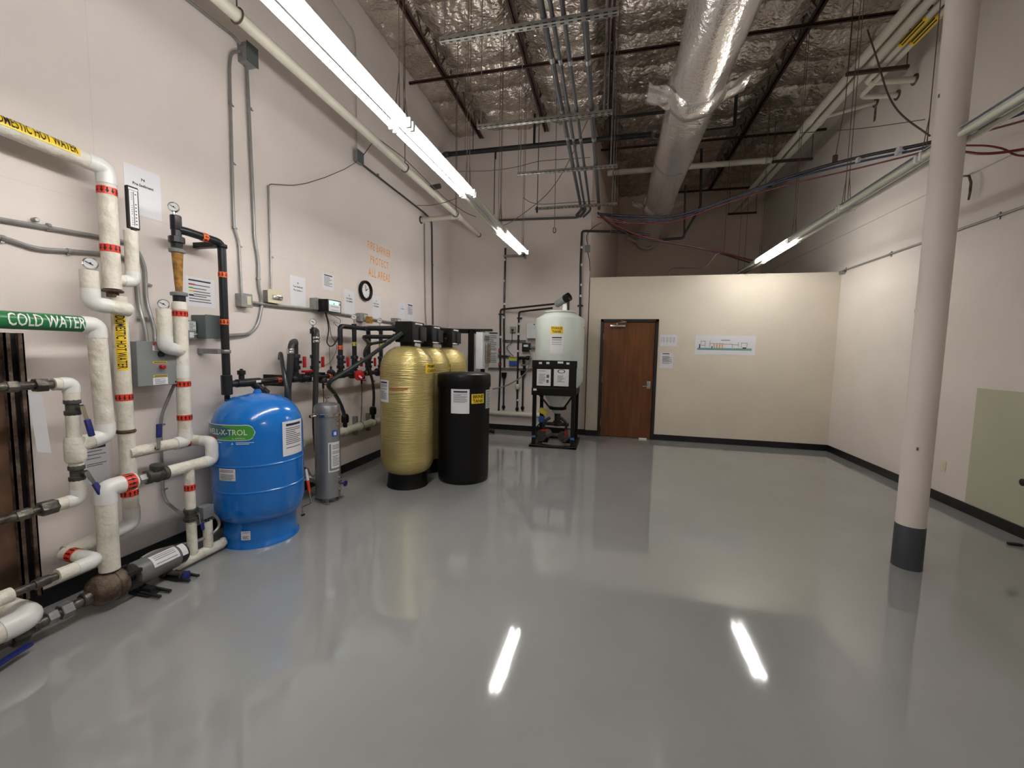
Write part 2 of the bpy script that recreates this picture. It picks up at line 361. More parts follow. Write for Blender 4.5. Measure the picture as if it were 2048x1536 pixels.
# low partition with a door opening
DX0, DX1, DZ = -0.178, 0.838, 2.19
prt = join(bbox((XO+0.02, YP, 0), (DX0, YP+0.11, ZP)), bbox((DX1, YP, 0), (XR, YP+0.11, ZP)), bbox((DX0, YP, DZ), (DX1, YP+0.11, ZP)))
tag(obj('wall_partition', prt, 'cream', smooth=False), 'cream painted partition wall with the brown door', kind='structure')
for nm, a, b in (('left', (XL, YN, 0), (XL+0.012, YB, 0.105)), ('back', (XL+0.012, YB-0.012, 0), (XO+0.02, YB, 0.105)), ('partition_a', (XO+0.02, YP-0.012, 0), (DX0-0.001, YP, 0.105)),
                 ('partition_b', (DX1+0.001, YP-0.012, 0), (XR-0.012, YP, 0.105)), ('right', (XR-0.012, YN, 0), (XR, YP, 0.105))):
    tag(obj('baseboard_'+nm, bev(bbox(a, b), 0.003, 1), 'base'), 'black vinyl cove base along the floor', kind='structure')
# trim line along the top of the partition and the joint on the right wall
tag(obj('trim_1', bbox((XO+0.02, YP-0.004, ZP), (XR, YP+0.115, ZP+0.02)), 'cream'), 'cream cap along the top of the partition', kind='structure')
tag(obj('green_patch', sheet(flat((XR, 5.06, 0.106), (0, -1, 0), (0, 0, 1)), 0, 2.2, 0, 1.18, 0.002), 'green_patch'), 'olive green repainted rectangle low on the right wall', 'paint patch')

# door
d = thing('door_1', 'brown wood veneer door in a dark frame, in the partition', None, ((DX0+DX1)/2, YP, 0), kind='structure')
fw = 0.052
fr = join(bbox((DX0, YP-0.018, 0), (DX0+fw, YP+0.125, DZ)), bbox((DX1-fw, YP-0.018, 0), (DX1, YP+0.125, DZ)), bbox((DX0, YP-0.018, DZ-fw), (DX1, YP+0.125, DZ)))
obj('door_frame', bev(fr, 0.004, 1), 'frame', d)
obj('door_leaf', bev(bbox((DX0+fw+0.004, YP+0.006, 0.012), (DX1-fw-0.004, YP+0.05, DZ-fw-0.004)), 0.003, 1), 'wood', d)
hx = DX1-fw-0.075
o = obj('lock_plate', bev(bbox((hx-0.032, YP-0.004, 0.93), (hx+0.032, YP+0.008, 1.07)), 0.004), 'chrome', d)
obj('lever', join(tube([(hx, YP-0.002, 0.985), (hx, YP-0.055, 0.985), (hx-0.11, YP-0.06, 0.98)], 0.010, 0.02), lathe([(0.02, 0), (0.024, 0.01)], (hx, YP-0.004, 1.035), (0, -1, 0), 16)), 'chrome', o)
for zz in (0.28, 1.08, 1.87):
    obj('hinge', tube([(DX0+fw+0.002, YP-0.002, zz-0.055), (DX0+fw+0.002, YP-0.002, zz+0.055)], 0.009, seg=10), 'chrome', d)
cl = obj('door_closer', bev(bbox((DX0+0.17, YP-0.055, 2.045), (DX0+0.44, YP+0.005, 2.085)), 0.006), 'chrome', d)
obj('closer_arm', join(tube([(DX0+0.29, YP-0.03, 2.085), (DX0+0.29, YP-0.03, 2.12)], 0.012), tube([(DX0+0.29, YP-0.03, 2.115), (DX0+0.45, YP-0.13, 2.13), (DX0+0.36, YP-0.02, 2.15)], 0.009, 0.01)), 'chrome', cl)
tag(obj('floor_wedge', bev(box((DX1-fw-0.14, YP-0.03, 0.010), (0.14, 0.05, 0.02)), 0.004, 1), 'white'), 'small white strip lying at the foot of the brown door', 'door wedge')

# ceiling: roof deck, foil-faced insulation in bays, steel joists
JX = [-2.54, -1.285, -0.125, 1.08, 2.235]
ceil_ = tag(obj('ceiling', bbox((XL-0.1, YN-0.1, 6.3), (XR+0.1, YF+0.1, 6.4)), 'foil'), 'roof lined with sagging foil-faced insulation', kind='structure')
def foil_bay(x0, x1, y0, y1, seed):
    nx, ny = max(12, int((x1-x0)/0.019)), int((y1-y0)/0.021); vs = []
    for j in range(ny+1):
        y = y0+(y1-y0)*j/ny
        for i in range(nx+1):
            t = i/nx; x = x0+(x1-x0)*t
            e = min(1.0, 4.0*t*(1-t)*1.6)
            wv = 0.12*noise.noise(V((x*0.7+seed, y*0.5, 1)))
            k = abs(math.sin(math.pi*(y/0.62+wv*2+seed*0.37)))**0.55
            z = ZC-0.015-e*(0.05+0.085*k)-0.05*e*noise.noise(V((x*1.5, y*1.1, seed)))
            z += 0.045*e*abs(noise.noise(V((x*4, y*3.2, seed+5))))+0.030*abs(noise.noise(V((x*9+y*3, y*6, seed))))+0.020*abs(noise.noise(V((x*19, y*12-x*5, seed+3))))
            vs.append(V((x, y, z)))
    fs = [(j*(nx+1)+i, (j+1)*(nx+1)+i, (j+1)*(nx+1)+i+1, j*(nx+1)+i+1) for j in range(ny) for i in range(nx)]
    return vs, fs
edges = [XL]+JX+[XR]
for i in range(len(edges)-1):
    obj('insulation_batt', foil_bay(edges[i], edges[i+1], 2.6, YB if edges[i+1] < XO else YF, i*3.1), 'foil', ceil_, ang=75)
    obj('insulation_batt', bbox((edges[i], YN, ZC-0.03), (edges[i+1], 2.6, ZC)), 'foil', ceil_)
names = ['first dark red roof joist out from the pipework wall', 'second dark red roof joist out from the pipework wall', 'dark red roof joist beside the conduit rack, left of the foil duct', 'dark red roof joist hidden above the foil duct', 'long dark red roof joist to the right of the foil duct']
bar = {}
for i, x in enumerate(JX):
    y1 = YB-0.03 if x < XO else YF-0.35 if i > 2 else 9.35
    j = thing('roof_joist', names[i], 'joist', (x, 2.0, 5.63), 'steel roof joists')
    for s in (-1, 1):
        obj('bottom_chord', join(bbox((x+s*0.008, YN, 5.62), (x+s*0.045, y1, 5.627)), bbox((x+s*0.008, YN, 5.62), (x+s*0.015, y1, 5.662))), 'primer', j, False)
    obj('top_chord', bbox((x-0.045, YN, 6.0), (x+0.045, y1, 6.05)), 'primer', j, False)
    y = 3.0; k = 0
    while y < y1-0.3:
        a, b = (5.64, 6.0) if k % 2 == 0 else (6.0, 5.64)
        if k % 2 not in bar:
            o = obj('web_bar', tube([(x, y, a), (x, y+0.28, b)], 0.009, seg=6), 'primer', j); bar[k % 2] = (o.data, y, x)
        else:
            me, yy, xx = bar[k % 2]; o = bpy.data.objects.new('web_bar', me); col.objects.link(o); o.parent = j
            # shared mesh is stored relative to its first joist's origin
            o.location = (0, y-yy, 0)
        y += 0.28; k += 1
for y, x0, x1, lb in ((5.97, -3.12, XR-0.02, 'dark red bridging bar crossing under the near joists'), (8.62, XO+0.1, XR-0.02, 'dark red bridging bar crossing behind the duct collar'), (11.15, 1.3, XR-0.02, 'thin dark bridging bar near the far wall')):
    tag(obj('bridging_bar', join(bbox((x0, y, 5.585), (x1, y+0.035, 5.592)), bbox((x0, y, 5.585), (x1, y+0.006, 5.618))), 'primer', smooth=False, loc=(x0, y, 5.585)), lb, 'bridging bar', 'joist bridging bars')

# ================================================================== LIGHT FIXTURES
def fixture(x, ya, za, yb, zb, lit, label, z_top=5.75, hang=True, wing=0.0, drop=0.02):
    a, b = V((x, ya, za)), V((x, yb, zb)); ax = (b-a).normalized(); ln = (b-a).length-0.02; c = (a+b)/2
    X, Zv = V((1, 0, 0)), V((1, 0, 0)).cross(ax)
    A = (X, ax, Zv); t = thing('light_fixture', label, 'light', c, 'suspended fluorescent light fixtures')
    P = lambda u, v, w_: c+X*u+ax*v+Zv*w_
    hv = []
    for v in (-ln/2, ln/2): hv += [P(-0.042, v, 0.085), P(0.042, v, 0.085), P(0.042, v, 0.055), P(0.010, v, 0.042), P(-0.010, v, 0.042), P(-0.042, v, 0.055)]
    obj('housing', (hv, [tuple(range(6)), tuple(reversed(range(6, 12)))]+[(i, i+6, (i+1) % 6+6, (i+1) % 6) for i in range(6)]), 'fix', t, False)
    for s in (-1, 1) if wing else ():
        vs = [P(s*0.042, -ln/2, 0.08), P(s*0.042, ln/2, 0.08), P(s*(0.042+wing), ln/2, 0.08-drop), P(s*(0.042+wing), -ln/2, 0.08-drop)]
        n = Zv*0.003
        q = vs+[v+n for v in vs]
        obj('reflector', (q, [(0, 1, 2, 3), (7, 6, 5, 4), (0, 4, 5, 1), (1, 5, 6, 2), (2, 6, 7, 3), (3, 7, 4, 0)]), 'fix', t, False)
    for s in (-1, 1):
        tb = obj('lamp_tube', tube([P(s*0.055, -ln/2+0.03, 0.028), P(s*0.055, ln/2-0.03, 0.028)], 0.019, seg=12), 'tube_on' if lit else 'tube_off', t)
        for e in (-1, 1):
            obj('lamp_socket', bev(box(P(s*0.06, e*(ln/2-0.015), 0.035), (0.034, 0.022, 0.06), A), 0.003, 1), 'white', t)
    if hang:
        for e in (-1, 1):
            y = e*(ln/2-0.02); top = P(0, y, 0.35)
            obj('hanger_wire', join(tube([P(0, y, 0.10), top], 0.0035, seg=6), tube([P(0, y-e*0.05, 0.10), top], 0.003, seg=6), tube([top, V((top.x, top.y, z_top))], 0.003, seg=6)), 'wire', t)
    return t
LXf = -1.36
lb = [(-2.45, 2.93), (-1.22, 2.93), (0.02, 2.93), (1.27, 2.94), (2.51, 2.965), (3.78, 3.005), (4.96, 3.0), (6.36, 3.065)]
ll = ['unlit fluorescent fixture far behind the camera', 'unlit fluorescent fixture behind the camera', 'lit fluorescent fixture above the camera', 'large lit fluorescent fixture at the top of the picture',
      'second lit fluorescent fixture along the pipework wall', 'unlit fluorescent fixture between two lit ones, near the back wall', 'short bright lit fluorescent fixture hanging by the back wall']
for i in range(7):
    fixture(LXf, lb[i][0], lb[i][1], lb[i+1][0], lb[i+1][1], i not in (0, 1, 5), ll[i])
rb = [(-1.0, 3.05), (0.22, 3.05), (2.66, 3.05), (3.88, 3.062), (5.01, 3.06), (6.24, 3.06), (7.48, 3.055), (8.7, 3.06)]
rl = ['lit fluorescent fixture behind the camera on the column side', None, 'unlit fluorescent fixture just past the column', 'unlit white fluorescent fixture left of the column top', 'unlit fluorescent fixture next to the lit one by the right wall', 'lit fluorescent fixture by the right wall', 'unlit fluorescent fixture dipping behind the partition']
for i in range(7):
    if rl[i]: fixture(2.31, rb[i][0], rb[i][1], rb[i+1][0], rb[i+1][1], i in (0, 5), rl[i], wing=0.03, drop=0.012)

# ================================================================== COLUMN
c = thing('column', 'round off-white steel column with a dark grey base band', 'column', (2.245, 3.59, 0))
obj('shaft', lathe([(0.086, 0.32), (0.086, 6.25)], (2.245, 3.59, 0), seg=40), 'wall_r', c)
obj('base_band', lathe([(0.0905, 0.0), (0.089, 0.012), (0.0885, 0.32), (0.086, 0.325)], (2.245, 3.59, 0), seg=40), 'colbase', c)
for px, py in ((1878, 192), (1826, 622), (1835, 898)):
    a, z = cyl_hit(px, py, (2.245, 3.59), 0.087); S = cyl((2.245, 3.59), 0.087, a, z)
    obj('scuff', sheet(S, -0.006, 0.006, -0.012, 0.012, 0.002), 'inkgrey', c)

# ================================================================== DUCT
DXc, DZc, DR = 0.85, 4.6, 0.29
dt = thing('air_duct', 'large silver foil-wrapped round air duct under the roof', 'duct', (DXc, 6, DZc-DR))
def duct_seg(y0, y1, r0, seg=48, ny=None, amp=0.012, seed=0, bulge=0.0):
    ny = ny or max(6, int((y1-y0)/0.05)); vs = []
    for j in range(ny+1):
        y = y0+(y1-y0)*j/ny
        for k in range(seg):
            a = 2*math.pi*k/seg; p = V((math.cos(a), 0, math.sin(a)))
            r = r0+bulge*math.sin(math.pi*j/ny)**0.5+amp*noise.noise(V((p.x*2.2, y*1.6+seed, p.z*2.2)))+0.4*amp*noise.noise(V((p.x*7, y*6+seed, p.z*7)))
            vs.append(V((DXc+p.x*r, y, DZc+p.z*r)))
    fs = [(j*seg+k, j*seg+(k+1) % seg, (j+1)*seg+(k+1) % seg, (j+1)*seg+k) for j in range(ny) for k in range(seg)]
    return vs, fs
obj('duct_sleeve', duct_seg(YN+0.05, 5.1, DR, ny=120), 'duct', dt, ang=70)
obj('duct_sleeve', duct_seg(5.05, 7.0, DR*0.97, seed=3), 'duct', dt, ang=70)
obj('duct_sleeve', duct_seg(6.95, YF-0.02, DR*0.94, seed=6), 'duct', dt, ang=70)
def collar(y, ln, r, seed):
    obj('wrap_collar', duct_seg(y, y+ln, r-0.035, amp=0.02, ny=14, seed=seed, bulge=0.05), 'duct', dt, ang=70)
    for s in (-1, 1):
        vs, n = [], 8
        for j in range(n+1):
            for i in range(n+1):
                u, v = i/n, j/n
                q = V((DXc+s*(r*0.55+u*0.36), y+0.02+0.03*noise.noise(V((u*4, v*4, seed)))+ln*v*0.9, DZc-r*0.55+0.16*u+0.05*noise.noise(V((u*3+seed, v*3, s)))))
                vs.append(q)
        fs = [(j*(n+1)+i, j*(n+1)+i+1, (j+1)*(n+1)+i+1, (j+1)*(n+1)+i) for j in range(n) for i in range(n)]
        f2 = [v+V((0, 0, 0.006)) for v in vs]; m = len(vs)
        obj('foil_flap', (vs+f2, fs+[tuple(reversed([i+m for i in f])) for f in fs]), 'duct', dt, ang=60)
collar(5.0, 0.42, DR*1.06, 1.0); collar(8.7, 0.3, DR*1.0, 4.0); collar(YF-0.35, 0.3, DR*1.0, 8.0)
obj('duct_seam', duct_seg(6.93, 7.0, DR*0.985, ny=3, seed=6), 'duct', dt, ang=70)
# ================================================================== TANKS
def notice(parent, S, w_, h_, seed=0, mt='paper', bar=True, nu=1, n=11, fill=0.62):
    """printed instruction sheet: navy title bar and fine print"""
    o = obj('sheet', sheet(S, -w_/2, w_/2, -h_/2, h_/2, 0.0012, nu), mt, parent)
    if bar: obj('title_bar', patch(S, -w_*0.36, w_*0.38, h_*0.36, h_*0.43, 0.002, nu), 'navy', o)
    top = h_*0.32 if bar else h_*0.42
    obj('print', lines(S, -w_*0.37, w_*0.38, top-h_*fill, top, n, 0.4, 0.002, seed, nu), 'inkgrey', o)
    return o
def tank_label(parent, c, r, px0, px1, py0, py1, l1, l2, h):
    a0, z0 = cyl_hit(px0, (py0+py1)/2, c, r); a1, z1 = cyl_hit(px1, (py0+py1)/2, c, r)
    _, zt = cyl_hit((px0+px1)/2, py0, c, r); _, zb = cyl_hit((px0+px1)/2, py1, c, r)
    S = cyl(c, r, (a0+a1)/2, (zt+zb)/2); w_ = (a1-a0)*r; hh = zt-zb
    o = obj('label_plate', sheet(S, -w_/2, w_/2, -hh/2, hh/2, 0.0015, 6), 'yellow', parent)
    F0 = lambda u, v, e=0.0: V((u, v, e)); hc = hh*0.33
    for k, (s_, v) in enumerate(((l1, 0.07), (l2, -0.40))):
        xs = [q.x for q in text(s_, F0, 0, 0, hc, bold=0.03)[0]]; sx_ = min(1.0, w_*0.88/(max(xs)-min(xs)))
        obj('lettering', text(s_, S, 0, hh*v, hc, 0.003, bold=0.03, sx=sx_), 'ink', o)

# blue pressure tank
bc = (-2.775, 2.73)
t = thing('pressure_tank', 'blue steel pressure tank with an oval green and teal label', 'tank', (*bc, 0))
def prof_dome(r, z0, z1, n=9, p=2.3): return [(r*(1-(i/n)**p)**(1/p), z0+(z1-z0)*i/n) for i in range(n)]+[(0.012, z1)]
prof = [(0.262, 0.20), (0.30, 0.225), (0.318, 0.27), (0.325, 0.33), (0.325, 0.448), (0.329, 0.452), (0.329, 0.460), (0.325, 0.464), (0.325, 0.65), (0.329, 0.654), (0.329, 0.662), (0.325, 0.666), (0.325, 0.86)]
obj('shell', lathe(prof+prof_dome(0.325, 0.88, 1.19), (*bc, 0), seg=64), 'blue', t)
obj('base_skirt', lathe([(0.282, 0.0), (0.28, 0.012), (0.268, 0.03), (0.263, 0.06), (0.262, 0.205)], (*bc, 0), seg=64), 'blue', t)
obj('top_plug', lathe([(0.035, 1.17), (0.03, 1.2), (0.024, 1.204), (0.024, 1.215)], (*bc, 0), seg=20), 'blue', t)
obj('air_valve', join(lathe([(0.012, 1.03), (0.012, 1.12), (0.008, 1.125), (0.008, 1.145)], (bc[0]-0.12, bc[1]-0.17, 0), seg=12)), 'bluegrip', t)
aR, zR = cyl_hit(511, 868, bc, 0.326); aL = aR-math.pi*0.62; S = cyl(bc, 0.3255, aR, zR); lw = (aR-aL)*0.3255
_, zt = cyl_hit(480, 850, bc, 0.326); _, zb = cyl_hit(480, 882, bc, 0.326); zc = (zt+zb)/2; hh = (zt-zb)/2
S = cyl(bc, 0.3255, aR-hh/0.3255, zc)
def pill(u0, u1, h_, e, slant=0.0):
    pts = [(u0-slant, -h_), (u1, -h_)]+[(u1+h_*math.cos(a), h_*math.sin(a)) for a in [R(-80+160*i/10) for i in range(11)]]+[(u1, h_), (u0+slant, h_)]
    # strip the outline into quads so it follows the curve
    vs, fs = [], []; n = 24
    for i in range(n+1):
        tt = i/n
        for s in (-1, 1):
            e0 = u0+slant*s; u = e0+(u1+h_-e0)*tt; k = 1.0
            if u > u1: k = math.sqrt(max(0.0, 1-((u-u1)/h_)**2))
            vs.append(S(u, s*h_*max(k, 0.02), e))
        if i: a = 2*i; fs.append((a-2, a, a+1, a-1))
    return vs, fs
o = obj('label_border', pill(-0.40, 0, hh, 0.0006), 'white', t)
obj('label_teal', pill(-0.40, -0.13, hh*0.92, 0.0012), 'logo_teal', o)
obj('label_green', pill(-0.20, 0, hh*0.92, 0.0018, 0.03), 'logo_green', o)
obj('label_red', patch(S, -0.36, -0.225, -hh*0.95, -hh*0.55, 0.0024, 8), 'redvalve', o)
obj('lettering', join(text('WELL-X-TROL', S, -0.165, -hh*0.28, hh*0.68, 0.003, sx=0.92, bold=0.01), text('by AMTROL', S, -0.05, -hh*0.80, hh*0.2, 0.003), lines(S, -0.33, -0.12, -hh*1.35, -hh*1.15, 1, 0.4, 0.002, 4, 8), lines(S, -0.07, 0.05, -hh*1.5, -hh*1.15, 2, 0.4, 0.002, 1, 4)), 'white', o)
obj('emblem', text('A', S, -0.095, -hh*1.5, hh*0.3, 0.003), 'white', o)
a, z = cyl_hit(588, 874, bc, 0.326); notice(t, cyl(bc, 0.327, a, z), 0.215, 0.275, 3, nu=10)
a, z = cyl_hit(453, 950, bc, 0.326); S2 = cyl(bc, 0.3255, a, z); o = obj('rating_label', sheet(S2, -0.068, 0.068, -0.045, 0.045, 0.001, 6), 'paper', t); obj('print', lines(S2, -0.055, 0.055, -0.04, 0.04, 7, 0.4, 0.002, 8, 4), 'inkgrey', o)
a, z = cyl_hit(491, 1072, bc, 0.27); S2 = cyl(bc, 0.266, a, z); o = obj('floor_label', sheet(S2, -0.033, 0.033, -0.035, 0.035, 0.002, 4), 'paper', t); obj('print', lines(S2, -0.022, 0.022, -0.028, 0.028, 6, 0.4, 0.003, 2, 3), 'inkgrey', o)

# steel cartridge filter housing
fc = (-2.76, 3.545); fr_ = 0.12
t = thing('filter_housing', 'silver steel cartridge filter housing standing beside the blue tank', 'filter', (*fc, 0))
obj('body', lathe([(0.11, 0.045), (fr_, 0.055), (fr_, 0.90)], (*fc, 0), seg=40), 'steel', t)
ld = obj('lid', lathe([(fr_+0.004, 0.895), (fr_+0.004, 0.965), (fr_-0.004, 0.99), (fr_-0.03, 1.005), (0.02, 1.012)], (*fc, 0), seg=40), 'steel', t)
obj('vent_valve', join(lathe([(0.012, 1.005), (0.012, 1.03), (0.007, 1.032), (0.007, 1.05), (0.014, 1.052), (0.014, 1.072)], (*fc, 0), seg=12), box((*fc, 1.062), (0.06, 0.012, 0.012))), 'chrome', ld)
obj('clamp_band', lathe([(fr_+0.004, 0.876), (fr_+0.009, 0.88), (fr_+0.009, 0.905), (fr_+0.004, 0.91)], (*fc, 0), seg=40), 'chrome', t)
a, _ = cyl_hit(633, 880, fc, fr_); q = V((math.cos(a), math.sin(a), 0)); p0 = V((*fc, 0.89))+q*fr_
obj('clamp_bolt', join(tube([p0-q.cross(V((0, 0, 1)))*0.01, p0+q*0.05], 0.008), lathe([(0.016, 0), (0.016, 0.02)], p0+q*0.045, q, 8)), 'chrome', t)
for zz in (0.80, 0.845):
    a, _ = cyl_hit(676, 870, fc, fr_); S2 = cyl(fc, fr_, a, zz); obj('clamp_tab', bev(sheet(S2, -0.03, 0.02, -0.012, 0.012, 0.012, 3), 0.002, 1), 'chrome', t)
a, z = cyl_hit(670, 868, fc, fr_); S2 = cyl(fc, fr_, a, z); o = obj('logo_sticker', sheet(S2, -0.032, 0.032, -0.025, 0.04, 0.001, 4), 'logo_blue', t)
obj('drop_emblem', patch(S2, -0.014, 0.014, -0.012, 0.022, 0.002, 2), 'paper', o)
a, z = cyl_hit(668, 915, fc, fr_); S2 = cyl(fc, fr_, a, z); o = obj('label_sheet', sheet(S2, -0.055, 0.075, -0.145, 0.155, 0.001, 8), 'paper', t)
obj('label_frame', join(patch(S2, -0.045, -0.028, -0.125, 0.14, 0.002, 2), patch(S2, -0.045, 0.075, -0.13, -0.108, 0.002, 6)), 'boxgrey', o)
obj('print', lines(S2, -0.015, 0.065, -0.09, 0.13, 14, 0.35, 0.002, 5, 5), 'inkgrey', o)
for k in range(3):
    a = R(-60+120*k); q = V((*fc, 0))+V((math.cos(a), math.sin(a), 0))*0.095
    obj('leg', join(box(q+V((0, 0, 0.025)), (0.028, 0.02, 0.05)), box(q+V((math.cos(a)*0.03, math.sin(a)*0.03, 0.005)), (0.06, 0.03, 0.01))), 'steel', t)
an = R(-158); q = V((math.cos(an), math.sin(an), 0)); p0 = V((*fc, 0.225))
nz = obj('inlet_elbow', tube([p0+q*0.09, p0+q*0.185, p0+q*0.20+V((-0.03, 0, 0.10))], 0.034, 0.05, seg=16), 'galv', t)
obj('flange', lathe([(0.042, 0.112), (0.044, 0.116), (0.044, 0.13), (0.042, 0.134)], p0, q, 24), 'galv', nz)
a, _ = cyl_hit(678, 970, fc, fr_); q = V((math.cos(a), math.sin(a), 0))
for zz in (0.13, 0.175, 0.215, 0.25):
    obj('port_plug', lathe([(0.014, -0.004), (0.014, 0.012), (0.009, 0.014), (0.009, 0.022)], V((*fc, zz))+q*fr_, q, 12), 'chrome', t)
dv = obj('drain_valve', tube([V((*fc, 0.19))+q*fr_, V((*fc, 0.19))+q*(fr_+0.07)], 0.011), 'bronze', t)
obj('hand_wheel', lathe([(0.006, 0.055), (0.03, 0.065), (0.03, 0.078), (0.006, 0.082)], V((*fc, 0.19))+q*fr_, q, 12), 'bluegrip', dv)

# gold fibreglass tanks
gcs = [(-2.235, 4.245), (-2.30, 4.885), (-2.285, 5.515)]
gl = ['nearest gold fibreglass tank with the yellow primary carbon label', 'middle gold fibreglass tank, half hidden behind the nearest one', 'rearmost gold fibreglass tank in the row of three']
for i, c in enumerate(gcs):
    t = thing('carbon_tank', gl[i], 'tank', (*c, 0), 'gold filter tanks')
    obj('shell', lathe([(0.12, 0.13), (0.2, 0.155), (0.26, 0.20), (0.29, 0.26), (0.30, 0.33), (0.302, 1.32)]+prof_dome(0.302, 1.33, 1.62, 9, 2.1), (*c, 0), seg=56), 'gold', t)
    obj('base_ring', lathe([(0.235, 0), (0.238, 0.01), (0.228, 0.04), (0.218, 0.15), (0.222, 0.2)], (*c, 0), seg=40), 'black', t)
    hd = obj('control_head', bev(join(box((c[0]+0.02, c[1]+0.02, 1.755), (0.20, 0.32, 0.23))), 0.012), 'black', t)
    obj('head_neck', lathe([(0.08, 1.6), (0.085, 1.65)], (*c, 0), seg=24), 'black', t)
    obj('front_panel', bev(box((c[0]+0.125, c[1]-0.01, 1.755), (0.02, 0.24, 0.21)), 0.005), 'pvc', hd)
    obj('panel_door', bev(box((c[0]+0.142, c[1]+0.10, 1.74), (0.018, 0.15, 0.16)), 0.004), 'pvc', hd)
    for zz, yy in ((1.845, 0.0), (1.655, -0.03)):
        obj('silver_strip', bev(box((c[0]+0.138, c[1]+yy, zz), (0.01, 0.17, 0.016)), 0.002, 1), 'paper', hd)
    for xx, zz, rr in ((0.0, 1.80, 0.028), (0.05, 1.71, 0.02)) if i else ():
        obj('pipe_port', lathe([(rr+0.008, 0), (rr+0.008, 0.04), (rr, 0.045), (rr, 0.09)], (c[0]+xx, c[1]-0.15, zz), (0, -1, 0), 20), 'black', hd)
    if i == 0:
        tank_label(t, c, 0.303, 851, 870, 728, 746, 'PRIMARY', 'CARBON', 0.034)
        a, z = cyl_hit(768, 782, c, 0.302); notice(t, cyl(c, 0.303, a-0.03, z), 0.17, 0.24, 5, nu=8, n=16, fill=0.7)
        a, z = cyl_hit(797, 766, c, 0.302); S = cyl(c, 0.3025, a, z)
        ink = join(lines(S, -0.10, 0.10, -0.02, 0.11, 7, 0.16, 0.0006, 3, 8), lines(S, -0.09, 0.09, -0.13, -0.07, 3, 0.2, 0.0006, 7, 8))
        obj('printed_marks', ink, 'board', t); obj('red_line', patch(S, -0.11, 0.10, -0.068, -0.058, 0.0008, 8), 'redvalve', t)
    if i == 1: tank_label(t, c, 0.303, 897, 916, 727, 744, 'SECONDARY', 'CARBON', 0.028)
    if i == 2:
        a, z = cyl_hit(932, 745, c, 0.302); S = cyl(c, 0.303, a, z); obj('label_plate', sheet(S, -0.07, 0.08, -0.06, 0.02, 0.001, 6), 'paper', t)

# black brine tank
kc = (-1.70, 4.655)
t = thing('brine_tank', 'round black plastic brine tank with lid and yellow label', 'tank', (*kc, 0))
obj('body', lathe([(0.29, 0.0), (0.302, 0.02), (0.306, 0.06), (0.31, 1.14)], (*kc, 0), seg=56), 'black', t)
obj('lid', lathe([(0.316, 1.128), (0.322, 1.138), (0.320, 1.26), (0.312, 1.285), (0.298, 1.292), (0.285, 1.288), (0.27, 1.298), (0.02, 1.306)], (*kc, 0), seg=56), 'black', t)
tank_label(t, kc, 0.311, 943, 967.5, 788, 807, 'BRINE', 'TANK', 0.034)
a, z = cyl_hit(920, 803, kc, 0.311); notice(t, cyl(kc, 0.3115, a, z), 0.215, 0.28, 6, nu=8, n=9, fill=0.38)
a, z = cyl_hit(974.5, 798, kc, 0.311); S = cyl(kc, 0.3115, a+0.10, z); o = obj('white_label', sheet(S, -0.07, 0.07, -0.11, 0.11, 0.001, 6), 'paper', t); obj('print', lines(S, -0.06, 0.06, -0.1, 0.1, 10, 0.5, 0.002, 1, 5), 'teal', o)

# storage tank on its black stand
sx, sy = -0.835, 6.965
t = thing('storage_tank', 'pale green plastic storage tank on a black steel stand', 'tank', (sx, sy, 0))
obj('shell', lathe([(0.07, 0.52), (0.10, 0.56), (0.13, 0.66), (0.395, 1.06), (0.41, 1.10), (0.412, 2.10), (0.405, 2.125), (0.25, 2.215), (0.235, 2.235)], (sx, sy, 0), seg=64), 'poly', t)
obj('lid', lathe([(0.262, 2.225), (0.265, 2.232), (0.265, 2.246), (0.25, 2.252), (0.02, 2.262)], (sx, sy, 0), seg=48), 'poly', t)
obj('vent_boot', lathe([(0.06, 2.25), (0.05, 2.37)], (sx+0.09, sy-0.02, 0), seg=20), 'white', t)
vt = obj('vent_pipe', tube([(sx+0.13, sy-0.05, 2.24), (sx+0.13, sy-0.05, 2.44)], 0.024, seg=14), 'pvc', t)
vf = obj('vent_filter', lathe([(0.055, -0.27), (0.06, -0.25), (0.06, -0.07)], (sx+0.135, sy-0.06, 2.485), (0.80, -0.45, 0.40), 24), 'boxgrey', t)
obj('filter_cap', lathe([(0.068, -0.08), (0.072, -0.07), (0.072, 0.02), (0.05, 0.03)], (sx+0.135, sy-0.06, 2.485), (0.80, -0.45, 0.40), 24), 'black', vf)
for zz in (1.98, 1.30):
    obj('brass_fitting', lathe([(0.014, -0.01), (0.014, 0.016), (0.008, 0.018), (0.008, 0.03)], (sx+0.405, sy-0.06, zz), (1, -0.1, 0), 10), 'yellow', t)
tank_label(t, (sx, sy), 0.412, 1101.5, 1126, 652.5, 667, 'STORAGE', 'TANK', 0.042)
a, z = cyl_hit(1113, 689, (sx, sy), 0.412); notice(t, cyl((sx, sy), 0.4125, a, z), 0.215, 0.28, 9, nu=8, n=7, fill=0.4)
fx0, fx1, fy0, fy1 = -1.215, -0.50, 6.545, 7.36
for x, y in ((fx0+0.04, fy0+0.035), (fx1-0.04, fy0+0.035), (fx0+0.04, fy1-0.035), (fx1-0.04, fy1-0.035)):
    lg = obj('leg', bev(box((x, y, 0.45), (0.06, 0.06, 0.86)), 0.004, 1), 'black', t)
    if y < 6.8: obj('blue_tape', bev(box((x, y, 0.17), (0.064, 0.064, 0.035)), 0.002, 1), 'tape_blue', lg)
